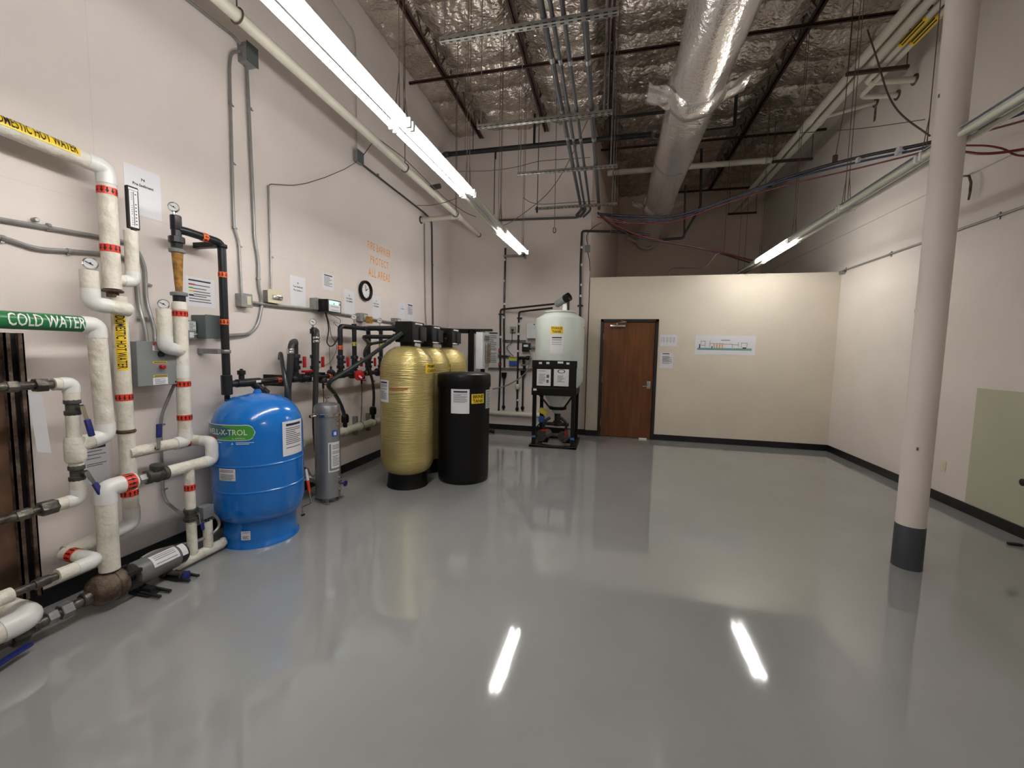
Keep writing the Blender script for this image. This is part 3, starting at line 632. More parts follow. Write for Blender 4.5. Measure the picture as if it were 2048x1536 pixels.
obj('base_frame', bev(join(bbox((fx0-0.03, fy0-0.02, 0), (fx1+0.03, fy0+0.07, 0.035)), bbox((fx0-0.03, fy1-0.07, 0), (fx1+0.03, fy1+0.02, 0.035)), bbox((fx0-0.03, fy0-0.02, 0), (fx0+0.08, fy1, 0.03)), bbox((fx1-0.08, fy0-0.02, 0), (fx1+0.03, fy1, 0.03))), 0.003, 1), 'black', t)
pn = obj('front_panel', bev(join(bbox((fx0-0.005, fy0-0.02, 0.86), (fx1+0.005, fy0, 0.98)), bbox((fx0, fy0-0.012, 0.98), (fx1, fy0+0.004, 1.32)), bbox((fx0-0.005, fy0-0.016, 1.31), (fx1+0.005, fy0+0.01, 1.43))), 0.003, 1), 'black', t)
for s in (fx0+0.02, fx1-0.02): obj('side_rail', bev(join(bbox((s-0.02, fy0, 0.88), (s+0.02, fy1, 0.97)), bbox((s-0.02, fy1-0.06, 0.86), (s+0.02, fy1, 1.3))), 0.003, 1), 'black', t)
Sf = flat((0, fy0-0.0125, 0), (1, 0, 0), (0, 0, 1))
def fp(px, py): q = B(px, py, fy0-0.0125); return q.x, q.z
for k, (x0_, y0_, x1_, y1_) in enumerate(((1074, 738, 1101, 772), (1108, 738, 1137, 773))):
    a, b = fp(x0_, y0_), fp(x1_, y1_)
    o = obj('sheet', sheet(Sf, a[0], b[0], b[1], a[1], 0.001), 'paper', pn)
    w_, hh = b[0]-a[0], a[1]-b[1]
    if k == 0: obj('print', join(lines(Sf, a[0]+0.03, a[0]+w_*0.62, b[1]+0.03, a[1]-0.02, 12, 0.35, 0.002, 2), patch(Sf, a[0]+w_*0.7, a[0]+w_*0.86, b[1]+0.05, b[1]+0.10, 0.002), patch(Sf, a[0]+w_*0.7, a[0]+w_*0.88, b[1]+0.13, b[1]+0.18, 0.002)), 'inkgrey', o)
    else:
        cx_, cz_ = a[0]+w_*0.5, a[1]-0.035
        ring = []
        for i in range(24):
            t0, t1 = 2*math.pi*i/24, 2*math.pi*(i+1)/24
            ring.append(([Sf(cx_+0.062*math.cos(q)*f_, cz_+0.032*math.sin(q)*f_, 0.002) for q, f_ in ((t0, 1), (t1, 1), (t1, 0.75), (t0, 0.75))], [(0, 1, 2, 3)]))
        obj('print', join(*ring, lines(Sf, a[0]+0.06, a[0]+w_-0.06, b[1]+0.06, a[1]-0.10, 6, 0.3, 0.002, 4)), 'ink', o)
for px, py, w_ in ((1081, 726, 0.05), (1096, 726, 0.05), (1121, 725, 0.09), (1136, 727, 0.05), (1070, 779, 0.055)):
    x, z = fp(px, py); obj('tag_label', sheet(flat((x, fy0-0.0205, z), (1, 0, 0), (0, 0, 1)), -w_/2, w_/2, -0.016, 0.016, 0.001), 'paper', pn)
for s in (-1, 1):
    obj('cone_strap', join(tube([(sx+s*0.30, fy0+0.05, 0.90), (sx+s*0.10, sy-0.13, 0.60)], 0.014, seg=6), tube([(sx+s*0.30, fy1-0.05, 0.90), (sx+s*0.10, sy+0.13, 0.60)], 0.014, seg=6)), 'black', t)
cr = obj('cone_collar', lathe([(0.13, 0.585), (0.15, 0.59), (0.15, 0.635), (0.13, 0.64)], (sx, sy, 0), seg=32), 'black', t)
obj('outlet_valve', join(lathe([(0.075, 0.30), (0.075, 0.38), (0.055, 0.39), (0.055, 0.54)], (sx, sy, 0), seg=20), tube([(sx-0.2, sy-0.02, 0.33), (sx+0.2, sy-0.02, 0.33)], 0.03, seg=12)), 'pvc', t)
# pumps under the stand
for k, (x, y, lb_, hm) in enumerate(((-1.03, 6.86, 'small dark pump with a red lever under the storage tank, left', 0), (-0.66, 6.90, 'small dark pump with a red lever under the storage tank, right', 1))):
    p = thing('booster_pump', lb_, 'pump', (x, y, 0.035), 'pumps under the storage tank')
    obj('motor', lathe([(0.05, -0.16), (0.07, -0.15), (0.075, 0.0), (0.075, 0.13), (0.05, 0.15)], (x, y, 0.16), (0.25, 1, 0), 20), 'motor', p)
    obj('pump_head', lathe([(0.09, -0.20), (0.095, -0.17), (0.06, -0.15)], (x, y, 0.16), (0.25, 1, 0), 20), 'bronze', p)
    obj('foot', bev(box((x, y, 0.058), (0.13, 0.2, 0.046)), 0.004, 1), 'black', p)
    vl = obj('riser', tube([(x, y-0.15, 0.22), (x, y-0.15, 0.40), (x+(0.1 if k == 0 else -0.1), y-0.12, 0.47)], 0.024, 0.04), 'pvc', p)
    obj('lever', bev(box((x+(0.02 if k == 0 else 0.0), y-0.20, 0.26 if k == 0 else 0.22), (0.12, 0.02, 0.03) if k == 0 else (0.03, 0.02, 0.12)), 0.004), 'redvalve', p)
p = thing('dosing_pump', 'small yellow and blue dosing pump under the storage tank', 'pump', (-1.09, 6.78, 0.47))
obj('pump_body', bev(box((-1.09, 6.84, 0.42), (0.09, 0.12, 0.10)), 0.006), 'logo_blue', p)
obj('cover', bev(box((-1.06, 6.80, 0.56), (0.14, 0.10, 0.08), (V((0.9, 0, -0.43)), V((0, 1, 0)), V((0.43, 0, 0.9)))), 0.01), 'acc_yellow', p)
obj('bracket', tube([(-1.09, 6.84, 0.46), (-1.05, 6.83, 0.54)], 0.02), 'black', p); obj('bracket', tube([(-1.09, 6.84, 0.38), (-1.15, 6.70, 0.30)], 0.012), 'black', p)
# ================================================================== PIPEWORK ON THE LEFT WALL
def run(t, pts, r, bend=0.10, m='insul', em='elbow', nm='insulation', enm='elbow_cover', er=1.06, seg=18):
    """pipe run: every straight length and every elbow cover a part of its own"""
    pts = [V(p) for p in pts]; n = len(pts); cut = [0.0]*n
    for i in range(1, n-1): cut[i] = min(bend, (pts[i]-pts[i-1]).length*0.48, (pts[i+1]-pts[i]).length*0.48)
    for i in range(n-1):
        d = (pts[i+1]-pts[i]).normalized(); a, b = pts[i]+d*cut[i], pts[i+1]-d*cut[i+1]
        if (b-a).length > 0.008: obj(nm, tube([a, lerp(a, b, 0.5), b], r, seg=seg), m, t)
    for i in range(1, n-1):
        a, b, c_ = pts[i-1], pts[i], pts[i+1]; k = cut[i]+0.012
        p1 = b+(a-b).normalized()*k; p2 = b+(c_-b).normalized()*k
        obj(enm, tube([p1, b, p2], r*er, k*0.98, seg=seg, n=9), em, t)
def band(t, p, ax, r, w_=0.045, m='red', arrows=6, down=False, ink='ink'):
    p = V(p); ax = V(ax).normalized(); o = obj('arrow_band', lathe([(r+0.0015, -w_/2), (r+0.0025, -w_/2+0.001), (r+0.0025, w_/2-0.001), (r+0.0015, w_/2)], p, ax, 24, False), m, t)
    if not arrows: return o
    u, v = perp(ax); s = -1 if down else 1; parts = []
    for k in range(arrows*2):
        a = math.pi*k/arrows; ha = math.pi/arrows*0.36; rr = r+0.0035
        f = lambda aa, h: p+ax*(h*s)+(u*math.cos(aa)+v*math.sin(aa))*rr
        parts.append(([f(a-ha*0.4, -w_*0.36), f(a+ha*0.4, -w_*0.36), f(a+ha*0.4, 0.0), f(a-ha*0.4, 0.0)], [(0, 1, 2, 3)]))
        parts.append(([f(a-ha, 0.0), f(a+ha, 0.0), f(a, w_*0.40)], [(0, 1, 2)]))
    obj('arrow_print', join(*parts), ink, o, False); return o
def gauge(t, p, face=(0.75, -0.65, 0.1), r=0.035, stem=(0, 0, -1), sl=0.05):
    p = V(p); f = V(face).normalized(); u, v = perp(f)
    g = obj('pressure_gauge', join(lathe([(r*0.8, -0.022), (r, -0.018), (r, 0.004), (r*0.93, 0.010), (r*0.78, 0.004)], p, f, 24), tube([p+V(stem)*r*0.9, p+V(stem)*(r+sl)], 0.008, seg=8)), 'chrome', t)
    obj('dial_face', lathe([(r*0.80, 0.0045), (0.001, 0.0046)], p, f, 24, False), 'fix', g)
    a = f.cross(V((0, 0, 1))).normalized()
    obj('needle', join(box(p+f*0.0065+a*r*0.12, (r*1.1, 0.004, 0.001), ((a+V((0, 0, 0.6))).normalized(), f.cross((a+V((0, 0, 0.6))).normalized()), f)), lathe([(0.005, 0.005), (0.005, 0.008)], p, f, 10)), 'ink', g)
    return g
def lever_valve(t, p, ax, out=(1, 0, 0), along=None, r=0.034, grip='bluegrip', gl=0.10, reach=0.05):
    """ball valve: body, steel lever, coloured grip"""
    p = V(p); ax = V(ax).normalized(); out = V(out).normalized(); al = V(along).normalized() if along else -ax
    b = obj('valve_body', join(lathe([(r*0.95, -0.045), (r*1.05, -0.04), (r*1.05, -0.02), (r*0.85, -0.018), (r*0.85, 0.018), (r*1.05, 0.02), (r*1.05, 0.04), (r*0.95, 0.045)], p, ax, 10), tube([p, p+out*reach], 0.012, seg=8), lathe([(0.016, 0), (0.016, 0.01)], p+out*(reach-0.012), out, 6)), 'bronze', t)
    s = p+out*reach; sd = out.cross(al).normalized()
    obj('lever', box(s+al*0.035, (0.026, 0.005, 0.085), (sd, out, al)), 'chrome', b)
    obj('grip', bev(box(s+al*(0.07+gl/2)+out*0.004, (0.032, 0.016, gl), (sd, out, al)), 0.006), grip, b)
    return b
def hexnut(p, ax, r, ln, m='bronze'): return lathe([(r*0.92, -ln/2), (r, -ln/2+0.004), (r, ln/2-0.004), (r*0.92, ln/2)], p, ax, 6)

# --- hot water main
t = thing('hot_water_pipe', 'insulated hot water pipe with yellow labels, dropping down the wall', 'pipe', L(213, 340, 0.16))
hA, hB, hC = L(-90, 214, 0.16), L(211, 336, 0.16), L(223, 578, 0.16)
hC = V((hB.x, hB.y, hC.z))
run(t, [hA, hB, hC], 0.046, 0.085)
def pipe_label(t, p0, p1, r, n, string, h, m, ink, half, sx, fit=None):
    ax = V(p1)-V(p0); ln = ax.length; ax.normalize(); n = V(n); n = (n-ax*n.dot(ax)).normalized(); up = n.cross(ax)
    S = lambda u, v, e=0.0: V(p0)+ax*u+(n*math.cos(v/r)+up*math.sin(v/r))*(r+e)
    o = obj('pipe_label', patch(S, 0, ln, -half, half, 0.002, 12, 10), m, t)
    f0, f1 = fit if fit else (0.03, 0.97)
    flatS = lambda u, v, e=0.0: V((u, v, e))
    xs = [q.x for q in text(string, flatS, 0, 0, h, bold=0.015)[0]]; k = (f1-f0)*ln/(max(xs)-min(xs))
    obj('lettering', text(string, S, (f0+f1)/2*ln, -h/2, h, 0.0035, sx=k, bold=0.015, slices=7), ink, o)
a0, a1 = V((hA.x, L(-40, 235, 0.16).y, 0)), V((hA.x, L(148, 300, 0.16).y, 0))
a0.z = hA.z+(hB.z-hA.z)*(a0.y-hA.y)/(hB.y-hA.y); a1.z = hA.z+(hB.z-hA.z)*(a1.y-hA.y)/(hB.y-hA.y)
pipe_label(t, a0, a1, 0.046, (0.86, 0, 0.5), 'DOMESTIC HOT WATER', 0.05, 'yellow', 'ink', 0.034, 1.15)
y0 = hB.y; vx = hB.x
def zat(px, py): return L(px, py, 0.16).z
for py, dn in ((384, True), (497, True)): band(t, (vx, y0, zat(216, py)), (0, 0, 1), 0.046, 0.045, 'red', 6, dn)
zb1 = hC.z
obj('coupling', join(lathe([(0.03, zb1-0.05), (0.03, zb1)], (vx, y0, 0), seg=14), lathe([(0.05, zb1-0.02), (0.055, zb1-0.012), (0.05, zb1-0.006)], (vx, y0, 0), seg=12)), 'rust', t)
zb2 = zat(244, 860)
v2 = V((vx, y0+0.03, 0))
run(t, [(vx, y0+0.03, zb1-0.04), (vx, y0+0.03, zb2)], 0.042)
q0, q1 = V((vx, y0+0.03, zat(235, 628))), V((vx, y0+0.03, zat(240, 740)))
pipe_label(t, q0, q1, 0.042, (0.86, -0.5, 0), 'DOMESTIC HOT WATER', 0.042, 'yellow', 'ink', 0.027, 0.92)
band(t, (vx, y0+0.03, zat(240, 795)), (0, 0, 1), 0.042, 0.042, 'red', 6, True)
obj('coupling', join(lathe([(0.048, zb2-0.022), (0.052, zb2-0.012), (0.046, zb2)], (vx, y0+0.03, 0), seg=12)), 'rust', t)
zb3 = zat(258, 1050)
w0 = V((vx, y0+0.03, zb2-0.018)); w1 = V((vx, y0+0.035, zb3)); w2 = L(128, 1086, 0.16); w2.z = zb3-0.03
w3 = V((XL+0.38, w2.y+0.02, zb3-0.05)); w4 = L(112, 1128, 0.38); w4.z = w3.z
run(t, [w0, w1, w2], 0.043, 0.10)
run(t, [w2+V((0.0, 0, 0)), w3, V((w3.x, w4.y, w3.z))], 0.036, 0.09)
band(t, lerp(w2, w3, 0.30), w3-w2, 0.036, 0.045, 'red', 5)
band(t, (vx, y0+0.03, zat(258, 985)), (0, 0, 1), 0.043, 0.042, 'red', 6)
w5 = V((w3.x, w4.y, w3.z)); w6 = L(20, 1160, 0.38); w6 = V((w3.x, w6.y, w3.z)); w7 = V((w3.x, w6.y-0.5, w3.z))
obj('bare_pipe', join(tube([w5, w6], 0.02, seg=14), lathe([(0.026, -0.03), (0.026, 0.03)], lerp(w5, w6, 0.35), w6-w5, 12)), 'steelpipe', t)
run(t, [w6, w7], 0.036)
# gauge stub and thermometer stub off the hot main
sA, sB = L(178, 541, 0.24), L(180, 606, 0.24); sB = V((sA.x, sA.y, sB.z))
run(t, [sA, sB, V((sB.x, y0+0.03, sB.z-0.02))], 0.042, 0.07)
gauge(t, L(181, 527, 0.24), r=0.036)
tA, tB = L(261, 462, 0.16), L(262, 562, 0.16); tB = V((tA.x, tA.y, tB.z))
run(t, [tA, tB, V((tB.x, y0+0.02, tB.z-0.01))], 0.036, 0.055)
tc_, tw, th = Lrect(253, 374, 276, 458, 0.17)
tm = obj('thermometer', bev(box(tc_, (0.025, tw, th)), 0.004, 1), 'ink', t)
S = flat(tc_+V((0.0126, 0, 0)), (0, 1, 0), (0, 0, 1))
obj('scale_plate', sheet(S, -tw*0.36, tw*0.36, -th*0.46, th*0.40, 0.001), 'paper', tm)
obj('scale_marks', join(lines(S, -tw*0.22, -tw*0.10, -th*0.42, th*0.36, 16, 0.25, 0.002, 1, ragged=0), lines(S, tw*0.10, tw*0.24, -th*0.42, th*0.36, 10, 0.3, 0.002, 2, ragged=0), patch(S, -0.002, 0.002, -th*0.42, th*0.38, 0.002)), 'ink', tm)
obj('header_plate', sheet(S, -tw*0.40, tw*0.40, th*0.41, th*0.46, 0.001), 'paper', tm)
obj('stem', lathe([(0.014, -0.03), (0.014, 0.03)], (tc_.x, tc_.y, tc_.z-th/2-0.015), seg=10), 'ink', tm)
obj('stub_cap', lathe([(0.036, 0), (0.02, 0.004)], tA, seg=18), 'insul', t)

# --- cold water main
t = thing('cold_water_pipe', 'insulated cold water pipe with a green label and white lettering', 'pipe', L(190, 650, 0.30))
cA, cB = L(-90, 630, 0.30), L(192, 650, 0.30); cA.z = cB.z; zc_ = L(205, 872, 0.30).z
cC = V((cB.x, cB.y+0.015, zc_)); ev = L(150, 890, 0.30)
run(t, [cA, cB, cC, V((cC.x, ev.y, zc_-0.03))], 0.044, 0.062)
l0, l1 = L(-70, 640, 0.30), L(162, 640, 0.30); l0.z = l1.z = cB.z
pipe_label(t, l0, l1, 0.044, (0.95, -0.1, 0.15), 'COLD WATER', 0.062, 'green', 'white', 0.062, 1.0, ((L(2, 640, 0.30).y-l0.y)/(l1.y-l0.y), 0.985))
# --- mixing valve branch with two blue levers
t = thing('valve_branch_pipe', 'pipe branch with two blue lever valves beside the steel strut', 'pipe', L(150, 880, 0.30))
bx = XL+0.30; by = ev.y
zz = lambda px, py: L(px, py, 0.30).z
zT, zV1, zV2, zE = zz(120, 768), zz(147, 814), zz(152, 946), zz(140, 1003)
yl = L(105, 766, 0.30).y; y_off = L(-90, 770, 0.30).y
obj('bare_pipe', tube([(bx, y_off, zT), (bx, yl, zT)], 0.022, seg=14), 'steelpipe', t)
obj('union', hexnut((bx, L(80, 766, 0.30).y, zT), (0, 1, 0), 0.038, 0.05), 'steelpipe', t); obj('union', hexnut((bx, L(22, 768, 0.30).y, zT), (0, 1, 0), 0.032, 0.04), 'steelpipe', t)
run(t, [(bx, yl, zT), (bx, by, zT), (bx, by, zV1+0.04)], 0.034, 0.06)
lever_valve(t, (bx, by, zV1), (0, 0, 1), (0.9, 0.35, 0), (0.1, 0.12, -1))
run(t, [(bx, by, zV1-0.035), (bx, by, zV2+0.04)], 0.032)
obj('tee_cover', lathe([(0.04, -0.07), (0.046, -0.05), (0.046, 0.05), (0.04, 0.07)], (bx, by, zc_-0.05), seg=18), 'insul', t)
lever_valve(t, (bx, by, zV2), (0, 0, 1), (0.9, 0.35, 0), (0.2, 0.3, -1))
yl2 = L(112, 1013, 0.30).y
run(t, [(bx, by, zV2-0.035), (bx, by, zE), (bx, yl2, zE-0.0)], 0.034, 0.07)
obj('bare_pipe', tube([(bx, yl2, zE), (bx, y_off, zE)], 0.02, seg=14), 'steelpipe', t)
obj('union', hexnut((bx, L(96, 1018, 0.30).y, zE), (0, 1, 0), 0.04, 0.07), 'steelpipe', t); obj('union', hexnut((bx, L(46, 1025, 0.30).y, zE), (0, 1, 0), 0.03, 0.06), 'steelpipe', t)
tp = L(57, 776, 0.31)
tag(obj('paper_tag', sheet(flat(tp+V((0.03, 0.0, -0.33)), (0.25, 0.35, -0.12), (0.0, -0.06, 1)), 0, 0.05, 0, 0.31, 0.002), 'paper', smooth=False, loc=tp), 'narrow white paper tag hanging from the bare pipe', 'tag')

# --- steel strut with a brown board
t = thing('strut_post', 'dark slotted steel strut post with a brown backing board', 'post', (XL+0.04, L(40, 900, 0.05).y, 0))
zt_ = L(35, 666, 0.05).z
def ycol(px): return L(px, 900, 0.07).y
obj('backing_board', bbox((XL+0.002, ycol(-60), 0.11), (XL+0.03, ycol(27), zt_)), 'board', t)
ya, yb_ = ycol(27), ycol(66)
obj('channel', join(bbox((XL+0.002, ya, 0.11), (XL+0.008, yb_, zt_)), bbox((XL+0.002, ya, 0.11), (XL+0.065, ya+0.007, zt_)), bbox((XL+0.002, yb_-0.007, 0.11), (XL+0.065, yb_, zt_)), bbox((XL+0.055, ya, 0.11), (XL+0.065, ya+(yb_-ya)*0.30, zt_)), bbox((XL+0.055, yb_-(yb_-ya)*0.30, 0.11), (XL+0.065, yb_, zt_))), 'rust', t, False)
obj('slot_shade', bbox((XL+0.009, ya+0.008, 0.11), (XL+0.012, yb_-0.008, zt_-0.002)), 'ink', t)  # added black strip, paints the shade inside the open channel

# --- riser with the amber flow meter, loop back to the pump
ro = 0.18
t = thing('flow_riser_pipe', 'insulated riser with an amber flow meter and red arrow bands', 'pipe', L(375, 800, ro))
rx = XL+ro; ry = L(372, 720, ro).y; z_ = lambda px, py: L(px, py, ro).z
ry0 = L(352, 480, ro).y; rym = lambda f_: ry
gauge(t, L(347, 414, ro), r=0.034)
zt0, zt1 = z_(348, 430), z_(351, 480)
cy = L(356, 540, ro).y
obj('tee', join(lathe([(0.032, z_(350, 460)), (0.034, z_(350, 458)), (0.034, zt0-0.004), (0.030, zt0)], (rx, cy, 0), seg=16), lathe([(0.030, zt1-0.02), (0.030, z_(350, 460))], (rx, cy, 0), seg=16)), 'pvc', t)
obj('union', join(lathe([(0.045, z_(352, 486)), (0.048, z_(352, 485)), (0.048, z_(352, 474)), (0.04, z_(352, 473))], (rx, cy, 0), seg=10), lathe([(0.034, z_(352, 495)), (0.036, z_(352, 487))], (rx, cy, 0), seg=16)), 'pvc', t)
obj('meter_ring', lathe([(0.046, z_(353, 505)), (0.048, z_(353, 504)), (0.048, z_(353, 499)), (0.03, z_(353, 497))], (rx, cy, 0), seg=24), 'boxgrey', t)
obj('meter_tube', lathe([(0.021, z_(360, 584)), (0.035, z_(354, 505))], (rx, cy, 0), seg=24), 'amber', t)
obj('meter_ring', lathe([(0.05, z_(361, 592)), (0.052, z_(361, 591)), (0.052, z_(361, 586)), (0.03, z_(361, 584))], (rx, cy, 0), seg=24), 'boxgrey', t)
obj('meter_nut', lathe([(0.038, z_(361, 604)), (0.038, z_(361, 592))], (rx, cy, 0), seg=12), 'pvc', t)
obj('adapter', lathe([(0.047, z_(362, 620)), (0.045, z_(362, 608)), (0.038, z_(362, 604))], (rx, cy, 0), seg=18), 'insul', t)
zr1 = z_(385, 880)
run(t, [(rx, cy, z_(362, 620)), (rx, cy, zr1+0.02)], 0.043)
for px, py in ((364, 628), (375, 767), (379, 833)): band(t, (rx, cy, z_(px, py)), (0, 0, 1), 0.043, 0.04, 'red', 6)
obj('wrap_tear', lathe([(0.046, z_(380, 755)), (0.047, z_(380, 740)), (0.045, z_(378, 730))], (rx, cy, 0), seg=18), 'elbow', t)
gA, gB = L(327, 618, ro+0.05), L(333, 694, ro+0.05); gB = V((gA.x, gA.y, gB.z))
run(t, [gA, gB, V((rx, cy, gB.z-0.03))], 0.042, 0.06)
gauge(t, L(327, 608, ro+0.05), r=0.033); obj('stub_cap', lathe([(0.042, 0), (0.02, 0.004)], gA, seg=18), 'insul', t)
# cross pipe back to the hot main, with blue lever valve
ql = L(256, 905, ro).y; po = 0.36; px_ = XL+po
obj('elbow_cover', tube([(rx, cy, zr1+0.07), (rx, cy, zr1), (rx, cy-0.08, zr1)], 0.046, 0.06, seg=18), 'elbow', t)
yq = L(404, 885, 0.27).y
zq1 = L(405, 925, po).z
run(t, [(rx, ql, zr1), (rx, yq, zr1)], 0.038)
run(t, [(rx+0.001, yq-0.05, zr1), (rx, yq, zr1), (px_, yq, zr1), (px_, yq, zq1), (px_, L(332, 947, po).y, zq1)], 0.039, 0.06)
band(t, (rx, yq-0.055, zr1), (0, 1, 0), 0.039, 0.04, 'red', 5)
lever_valve(t, (rx, L(305, 890, ro).y, zr1), (0, 1, 0), (0.9, 0, 0.1), (0, 0.06, 1), 0.036, gl=0.095)
yv = L(312, 946, po).y; yh = L(285, 957, po).y
cv = obj('check_valve', join(lathe([(0.03, -0.07), (0.045, -0.06), (0.045, -0.035), (0.036, -0.03), (0.05, 0.0), (0.04, 0.03), (0.048, 0.035), (0.048, 0.06), (0.034, 0.065)], (px_, yv, zq1), (0, 1, 0), 12), lathe([(0.034, 0.03), (0.038, 0.05), (0.038, 0.07), (0.022, 0.075)], (px_, yv, zq1), (0.2, 0, 1), 10)), 'bronze', t)
obj('hex_union', join(hexnut((px_, yh, zq1), (0, 1, 0), 0.034, 0.05), tube([(px_, yh-0.06, zq1), (px_, yv-0.05, zq1)], 0.02)), 'galv', t)
ye = L(210, 982, po).y; zp_top = 0.205
run(t, [(px_, yh-0.045, zq1), (px_, ye, zq1), (px_, ye, zp_top+0.02)], 0.049, 0.085)
band(t, (px_, L(254, 966, po).y, zq1), (0, 1, 0), 0.049, 0.06, 'red', 6)
# drop to the floor header
yd = L(378, 940, po).y; zh = 0.05
run(t, [(px_, yd, zq1), (px_, yd, zh+0.03)], 0.031)
band(t, (px_, yd, L(377, 975, po).z), (0, 0, 1), 0.031, 0.045, 'red', 5)
lever_valve(t, (px_, yd, L(376, 1031, po).z), (0, 0, 1), (0.8, 0.55, 0), (0.05, 0.1, -1), 0.042, gl=0.055, reach=0.05)
y1_, y2_ = Z(345, 1140, zh).y, min(2.425, Z(474, 1082, zh).y)
run(t, [(px_, y1_, zh), (px_, y2_, zh)], 0.036)
ys = L(416, 1070, po).y
run(t, [(px_, ys, zh+0.02), (px_, ys, L(415, 1042, po).z)], 0.031)
obj('end_valve', join(tube([(px_, y1_, zh), (px_, y1_-0.05, zh)], 0.02), hexnut((px_, y1_-0.035, zh), (0, 1, 0), 0.03, 0.035), tube([(px_, y1_-0.03, zh), (px_+0.13, y1_-0.01, zh-0.012)], 0.015), lathe([(0.02, 0), (0.028, 0.008), (0.028, 0.02), (0.012, 0.024)], (px_+0.12, y1_-0.01, zh-0.012), (1, 0, -0.1), 10)), 'bronze', t)
obj('valve_wheel', lathe([(0.008, 0), (0.03, 0.006), (0.03, 0.014), (0.008, 0.018)], (px_+0.15, y1_-0.01, zh-0.012), (1, 0.1, 0), 8), 'bluegrip', t)
obj('torn_end', tube([(px_, y2_-0.01, zh), (px_, y2_+0.01, zh+0.005), (px_-0.02, y2_+0.03, zh+0.02)], [0.038, 0.034, 0.02], seg=14), 'insul', t)
t2 = thing('pressure_switch', 'grey pressure switch box with a flexible conduit on the white stub', 'switch', (px_, ys, L(415, 1042, po).z))
sc_, sw, sh = Lrect(396, 1012, 424, 1036, po)
obj('switch_box', bev(box(sc_+V((0, 0, 0.005)), (0.07, sw*0.8, sh)), 0.006), 'boxgrey', t2)
obj('stem', tube([(px_, ys, L(415, 1044, po).z), sc_], 0.014), 'bronze', t2)
mt = L(283, 1117, po-0.04)
obj('flex_conduit', tube([sc_+V((0, 0.04, -0.02)), L(436, 1036, po), L(440, 1052, po), L(425, 1068, po), L(398, 1082, po), L(350, 1092, po-0.05), L(305, 1104, po-0.05), mt], 0.0105, 0.05, seg=10), 'emt', t2)

# --- pump on the floor
py0, py1 = Z(172, 1212, 0.11).y, Z(345, 1128, 0.11).y
pz = 0.125; yc = ye
t = thing('water_pump', 'grey motor pump with a rusty iron head lying on the floor', 'pump', (px_, yc, 0))
obj('volute', lathe([(0.05, -0.10), (0.075, -0.085), (0.088, -0.06), (0.09, -0.02), (0.088, 0.0), (0.094, 0.004), (0.094, 0.03), (0.086, 0.034), (0.080, 0.055)], (px_, yc, pz), (0, 1, 0), 28), 'rust', t)
obj('discharge_neck', join(tube([(px_, yc, pz+0.06), (px_, yc, zp_top+0.03)], 0.028), lathe([(0.042, 0.175), (0.044, 0.18), (0.044, 0.192), (0.04, 0.196)], (px_, yc, 0), seg=16)), 'bronze', t)
obj('adapter', join(*[bbox((px_-0.07+(i % 2)*0.12, yc+0.05, pz-0.055+(i//2)*0.09), (px_-0.05+(i % 2)*0.12, yc+0.125, pz-0.035+(i//2)*0.09)) for i in range(4)], lathe([(0.03, 0.05), (0.03, 0.13)], (px_, yc, pz), (0, 1, 0), 16)), 'ironpipe', t)
mo = obj('motor', lathe([(0.05, 0.115), (0.072, 0.12), (0.077, 0.13), (0.077, 0.36), (0.074, 0.365)], (px_, yc, pz), (0, 1, 0), 32), 'motor', t)
obj('motor_cap', lathe([(0.07, 0.362), (0.07, 0.41), (0.06, 0.425), (0.03, 0.43)], (px_, yc, pz), (0, 1, 0), 32), 'ironpipe', mo)
sp = lambda u, v, e=0.0: V((px_, yc, pz))+V((math.sin(-v/0.077+0.75), 0, math.cos(-v/0.077+0.75)))*(0.0775+e)+V((0, 0.25+u, 0))
pl = obj('rating_plate', patch(sp, -0.06, 0.10, -0.045, 0.04, 0.001, 1, 8), 'paper', mo)
obj('print', lines(sp, -0.045, 0.085, -0.035, 0.03, 5, 0.3, 0.002, 5), 'inkgrey', pl)
spc = lambda u, v, e=0.0: V((px_, yc, pz))+V((math.sin(-v/0.07+0.75), 0, math.cos(-v/0.07+0.75)))*(0.0705+e)+V((0, 0.39+u, 0))
obj('cap_label', patch(spc, -0.02, 0.018, -0.05, 0.04, 0.001, 1, 8), 'paper', mo)
for yy in (0.15, 0.33):
    obj('foot', join(box((px_+0.02, yc+yy, 0.03), (0.19, 0.035, 0.025)), box((px_+0.13, yc+yy-0.03, 0.018), (0.16, 0.014, 0.014)), box((px_+0.13, yc+yy+0.03, 0.018), (0.16, 0.014, 0.014)), box((px_+0.05, yc+yy, 0.012), (0.16, 0.09, 0.008)), tube([(px_, yc+yy, 0.02), (px_, yc+yy, 0.07)], 0.03, seg=8)), 'ironpipe', t, False)
ysu = Z(85, 1240, 0.1).y
obj('suction_pipe', join(tube([(px_, yc-0.08, pz-0.01), (px_, ysu-0.05, pz-0.03)], 0.026, seg=14), lathe([(0.036, -0.02), (0.04, -0.015), (0.04, 0.015), (0.036, 0.02)], (px_, yc-0.12, pz-0.012), (0, 1, 0), 12)), 'steelpipe', t)
obj('suction_union', join(hexnut((px_, lerp((0, yc, 0), (0, ysu, 0), 0.72).y, pz-0.02), (0, 1, 0), 0.045, 0.05), hexnut((px_, lerp((0, yc, 0), (0, ysu, 0), 0.92).y, pz-0.02), (0, 1, 0), 0.04, 0.04)), 'galv', t)

